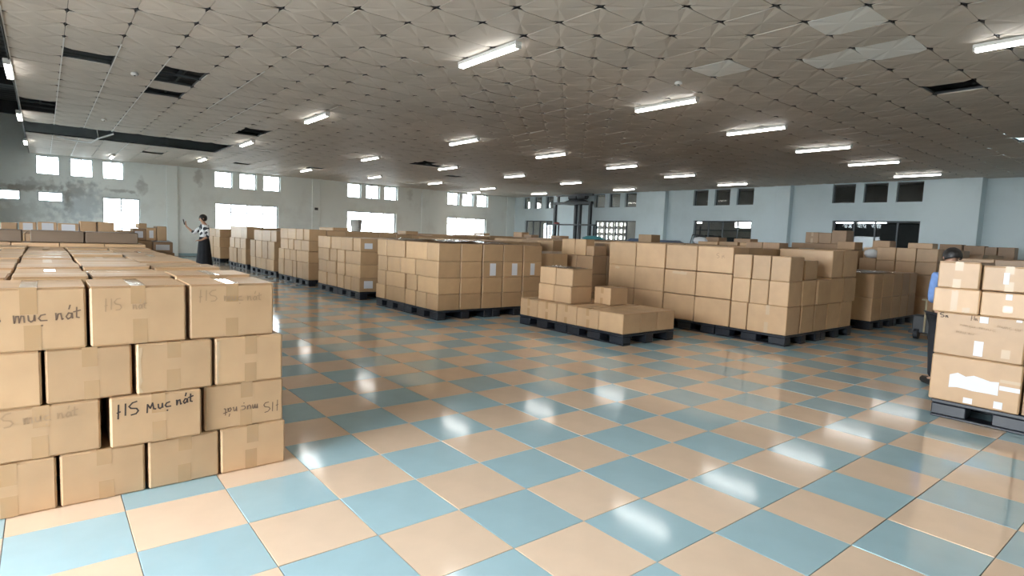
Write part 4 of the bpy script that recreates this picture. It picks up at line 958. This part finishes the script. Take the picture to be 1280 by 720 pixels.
def person(loc, rz, label, Hs, lean, headf, arms, female):
    """local frame: faces +y; arms = {side: (elbow, wrist, hand direction, back of hand)}"""
    t = empty('person', loc, rz, label, 'person'); s = Hs / 1.63
    L = lambda x, y, z: (x * s, (y + lean * max(0, z - .86)) * s, (z - abs(lean) * .12 * max(0, z - .86)) * s)
    V = {}
    V['pelvis'] = (L(0, 0, .88), (.125 * s, .10 * s)); V['waist'] = (L(0, 0, 1.02), (.105 * s, .085 * s)); V['chest'] = (L(0, .0, 1.22), (.125 * s, .095 * s)); V['collar'] = (L(0, -.01, 1.335), (.085 * s, .06 * s))
    V['neck'] = (L(0, .005, 1.40), .043 * s)
    hc = Vector(L(0, .03, 1.52)); hf = Vector(headf).normalized()
    V['jaw'] = (tuple(hc - Vector((0, 0, .055 * s)) + hf * .012 * s), (.058 * s, .062 * s)); V['head'] = (tuple(hc), (.072 * s, .082 * s)); V['crown'] = (tuple(hc + Vector((0, 0, .06 * s)) - hf * .01 * s), (.062 * s, .068 * s))
    V['nose'] = (tuple(hc + hf * .092 * s - Vector((0, 0, .02 * s))), .012 * s)
    E = [('pelvis', 'waist'), ('waist', 'chest'), ('chest', 'collar'), ('collar', 'neck'), ('neck', 'jaw'), ('jaw', 'head'), ('head', 'crown'), ('head', 'nose')]
    for k, sx in (('L', -1), ('R', 1)):
        V['hip' + k] = (L(sx * .085, 0, .82), .085 * s); V['knee' + k] = (L(sx * .085, .02, .46), .055 * s); V['shin' + k] = (L(sx * .085, -.005, .28), .05 * s); V['ankle' + k] = (L(sx * .085, -.01, .085), .034 * s); V['toe' + k] = (L(sx * .095, .13, .032), (.03 * s, .028 * s))
        E += [('pelvis', 'hip' + k), ('hip' + k, 'knee' + k), ('knee' + k, 'shin' + k), ('shin' + k, 'ankle' + k), ('ankle' + k, 'toe' + k)]
        el, wr, hd, bk = arms[k]
        V['shoulder' + k] = (L(sx * .155, -.01, 1.305), .05 * s); V['elbow' + k] = (L(*el), .036 * s); V['wrist' + k] = (L(*wr), .025 * s)
        E += [('collar', 'shoulder' + k), ('shoulder' + k, 'elbow' + k), ('elbow' + k, 'wrist' + k)]
        hand(V, E, 'wrist' + k, -sx, hd, bk, k)
    skin('body', V, E, M['skin'], t)
    g = 1.17; C = {}
    for n in ('waist', 'chest', 'collar'): C[n] = (V[n][0], tuple(a * g + .008 for a in V[n][1]))
    C['hem'] = (L(0, 0, .76 if not female else .98), (.165 * s, .14 * s) if not female else (.145 * s, .12 * s)); ce = [('waist', 'chest'), ('chest', 'collar'), ('waist', 'hem')]
    for k in 'LR':
        sh, el, wr = (Vector(V[n + k][0]) for n in ('shoulder', 'elbow', 'wrist')); f = .35 if female else .9
        C['s' + k] = (tuple(sh), .068 * s); C['m' + k] = (tuple(sh.lerp(el, .6)), .064 * s); C['e' + k] = (tuple(el), .056 * s); C['c' + k] = (tuple(el.lerp(wr, f)), .048 * s)
        ce += [('collar', 's' + k), ('s' + k, 'm' + k), ('m' + k, 'e' + k), ('e' + k, 'c' + k)]
    C = {n: C[n] for n in ['chest'] + [n for n in C if n != 'chest']}
    skin('blouse' if female else 'shirt', C, ce, M['print'] if female else M['blue_cloth'], t)
    if female:
        MB().lathe([(.128 * s, 1.03 * s), (.15 * s, .95 * s), (.17 * s, .82 * s), (.19 * s, .6 * s), (.225 * s, .3 * s), (.25 * s, .1 * s)], 40, sy=.85, wob=lambda a, j: .012 * j * math.sin(10 * a + j * .3)).obj('skirt', M['black_cloth'], t, smooth=True)
    else:
        P = {'pelvis': (L(0, 0, .89), (.15 * s, .125 * s))}; pe = []
        for k, sx in (('L', -1), ('R', 1)):
            P['a' + k] = (L(sx * .085, 0, .80), .103 * s); P['b' + k] = (L(sx * .085, .02, .46), .078 * s); P['d' + k] = (L(sx * .085, -.005, .28), .072 * s); P['c' + k] = (L(sx * .085, -.005, .085), .062 * s); pe += [('pelvis', 'a' + k), ('a' + k, 'b' + k), ('b' + k, 'd' + k), ('d' + k, 'c' + k)]
        skin('trousers', P, pe, M['black_cloth'], t)
    for k, sx in (('L', -1), ('R', 1)):
        MB().cbox(sx * .085 * s - .04, sx * .085 * s + .04, -.075, .175, 0.001, .068, .02).obj('shoe', M['shoe'], t)
    face_parts(t, hc, hf, .088 * s, M['hair'], female)
    return t
wm = person((-17.35, 3.35, 0), 3.25, 'woman in black-and-white printed blouse and long black skirt raising one hand', 1.63, 0.0, (.1, 1, 0),
       {'R': ((.27, .17, 1.12), (.36, .33, 1.30), (.0, .2, 1), (0, 1, -.2)), 'L': ((-.26, -.03, 1.06), (-.22, .14, .95), (.5, 1, -.1), (0, 0, 1))}, True)
ph = MB().cbox(-.036, .036, -.005, .005, -.075, .075, .003).obj('mobile_phone', M['steel_dark'], None)
mn = person((-1.815, 7.22, 0), .75, 'man in blue shirt and dark trousers seen from behind, half hidden by boxes', 1.43, -.02, (0, 1, -.35),
       {'R': ((.26, .08, 1.04), (.20, .30, .95), (-.3, 1, -.2), (0, 0, 1)), 'L': ((-.19, -.03, 1.04), (-.06, .19, 1.0), (.6, 1, -.1), (0, 0, 1))}, False)
# the phone in the woman's raised hand
mw = Matrix.Translation((-17.35, 3.35, 0)) @ Matrix.Rotation(3.25, 4, 'Z')
ph.matrix_world = mw @ Matrix.Translation((.36, .385, 1.41)) @ Matrix.Rotation(-.2, 4, 'X')
tag(ph, 'dark phone held up in the hand of the woman in printed blouse', 'phone')
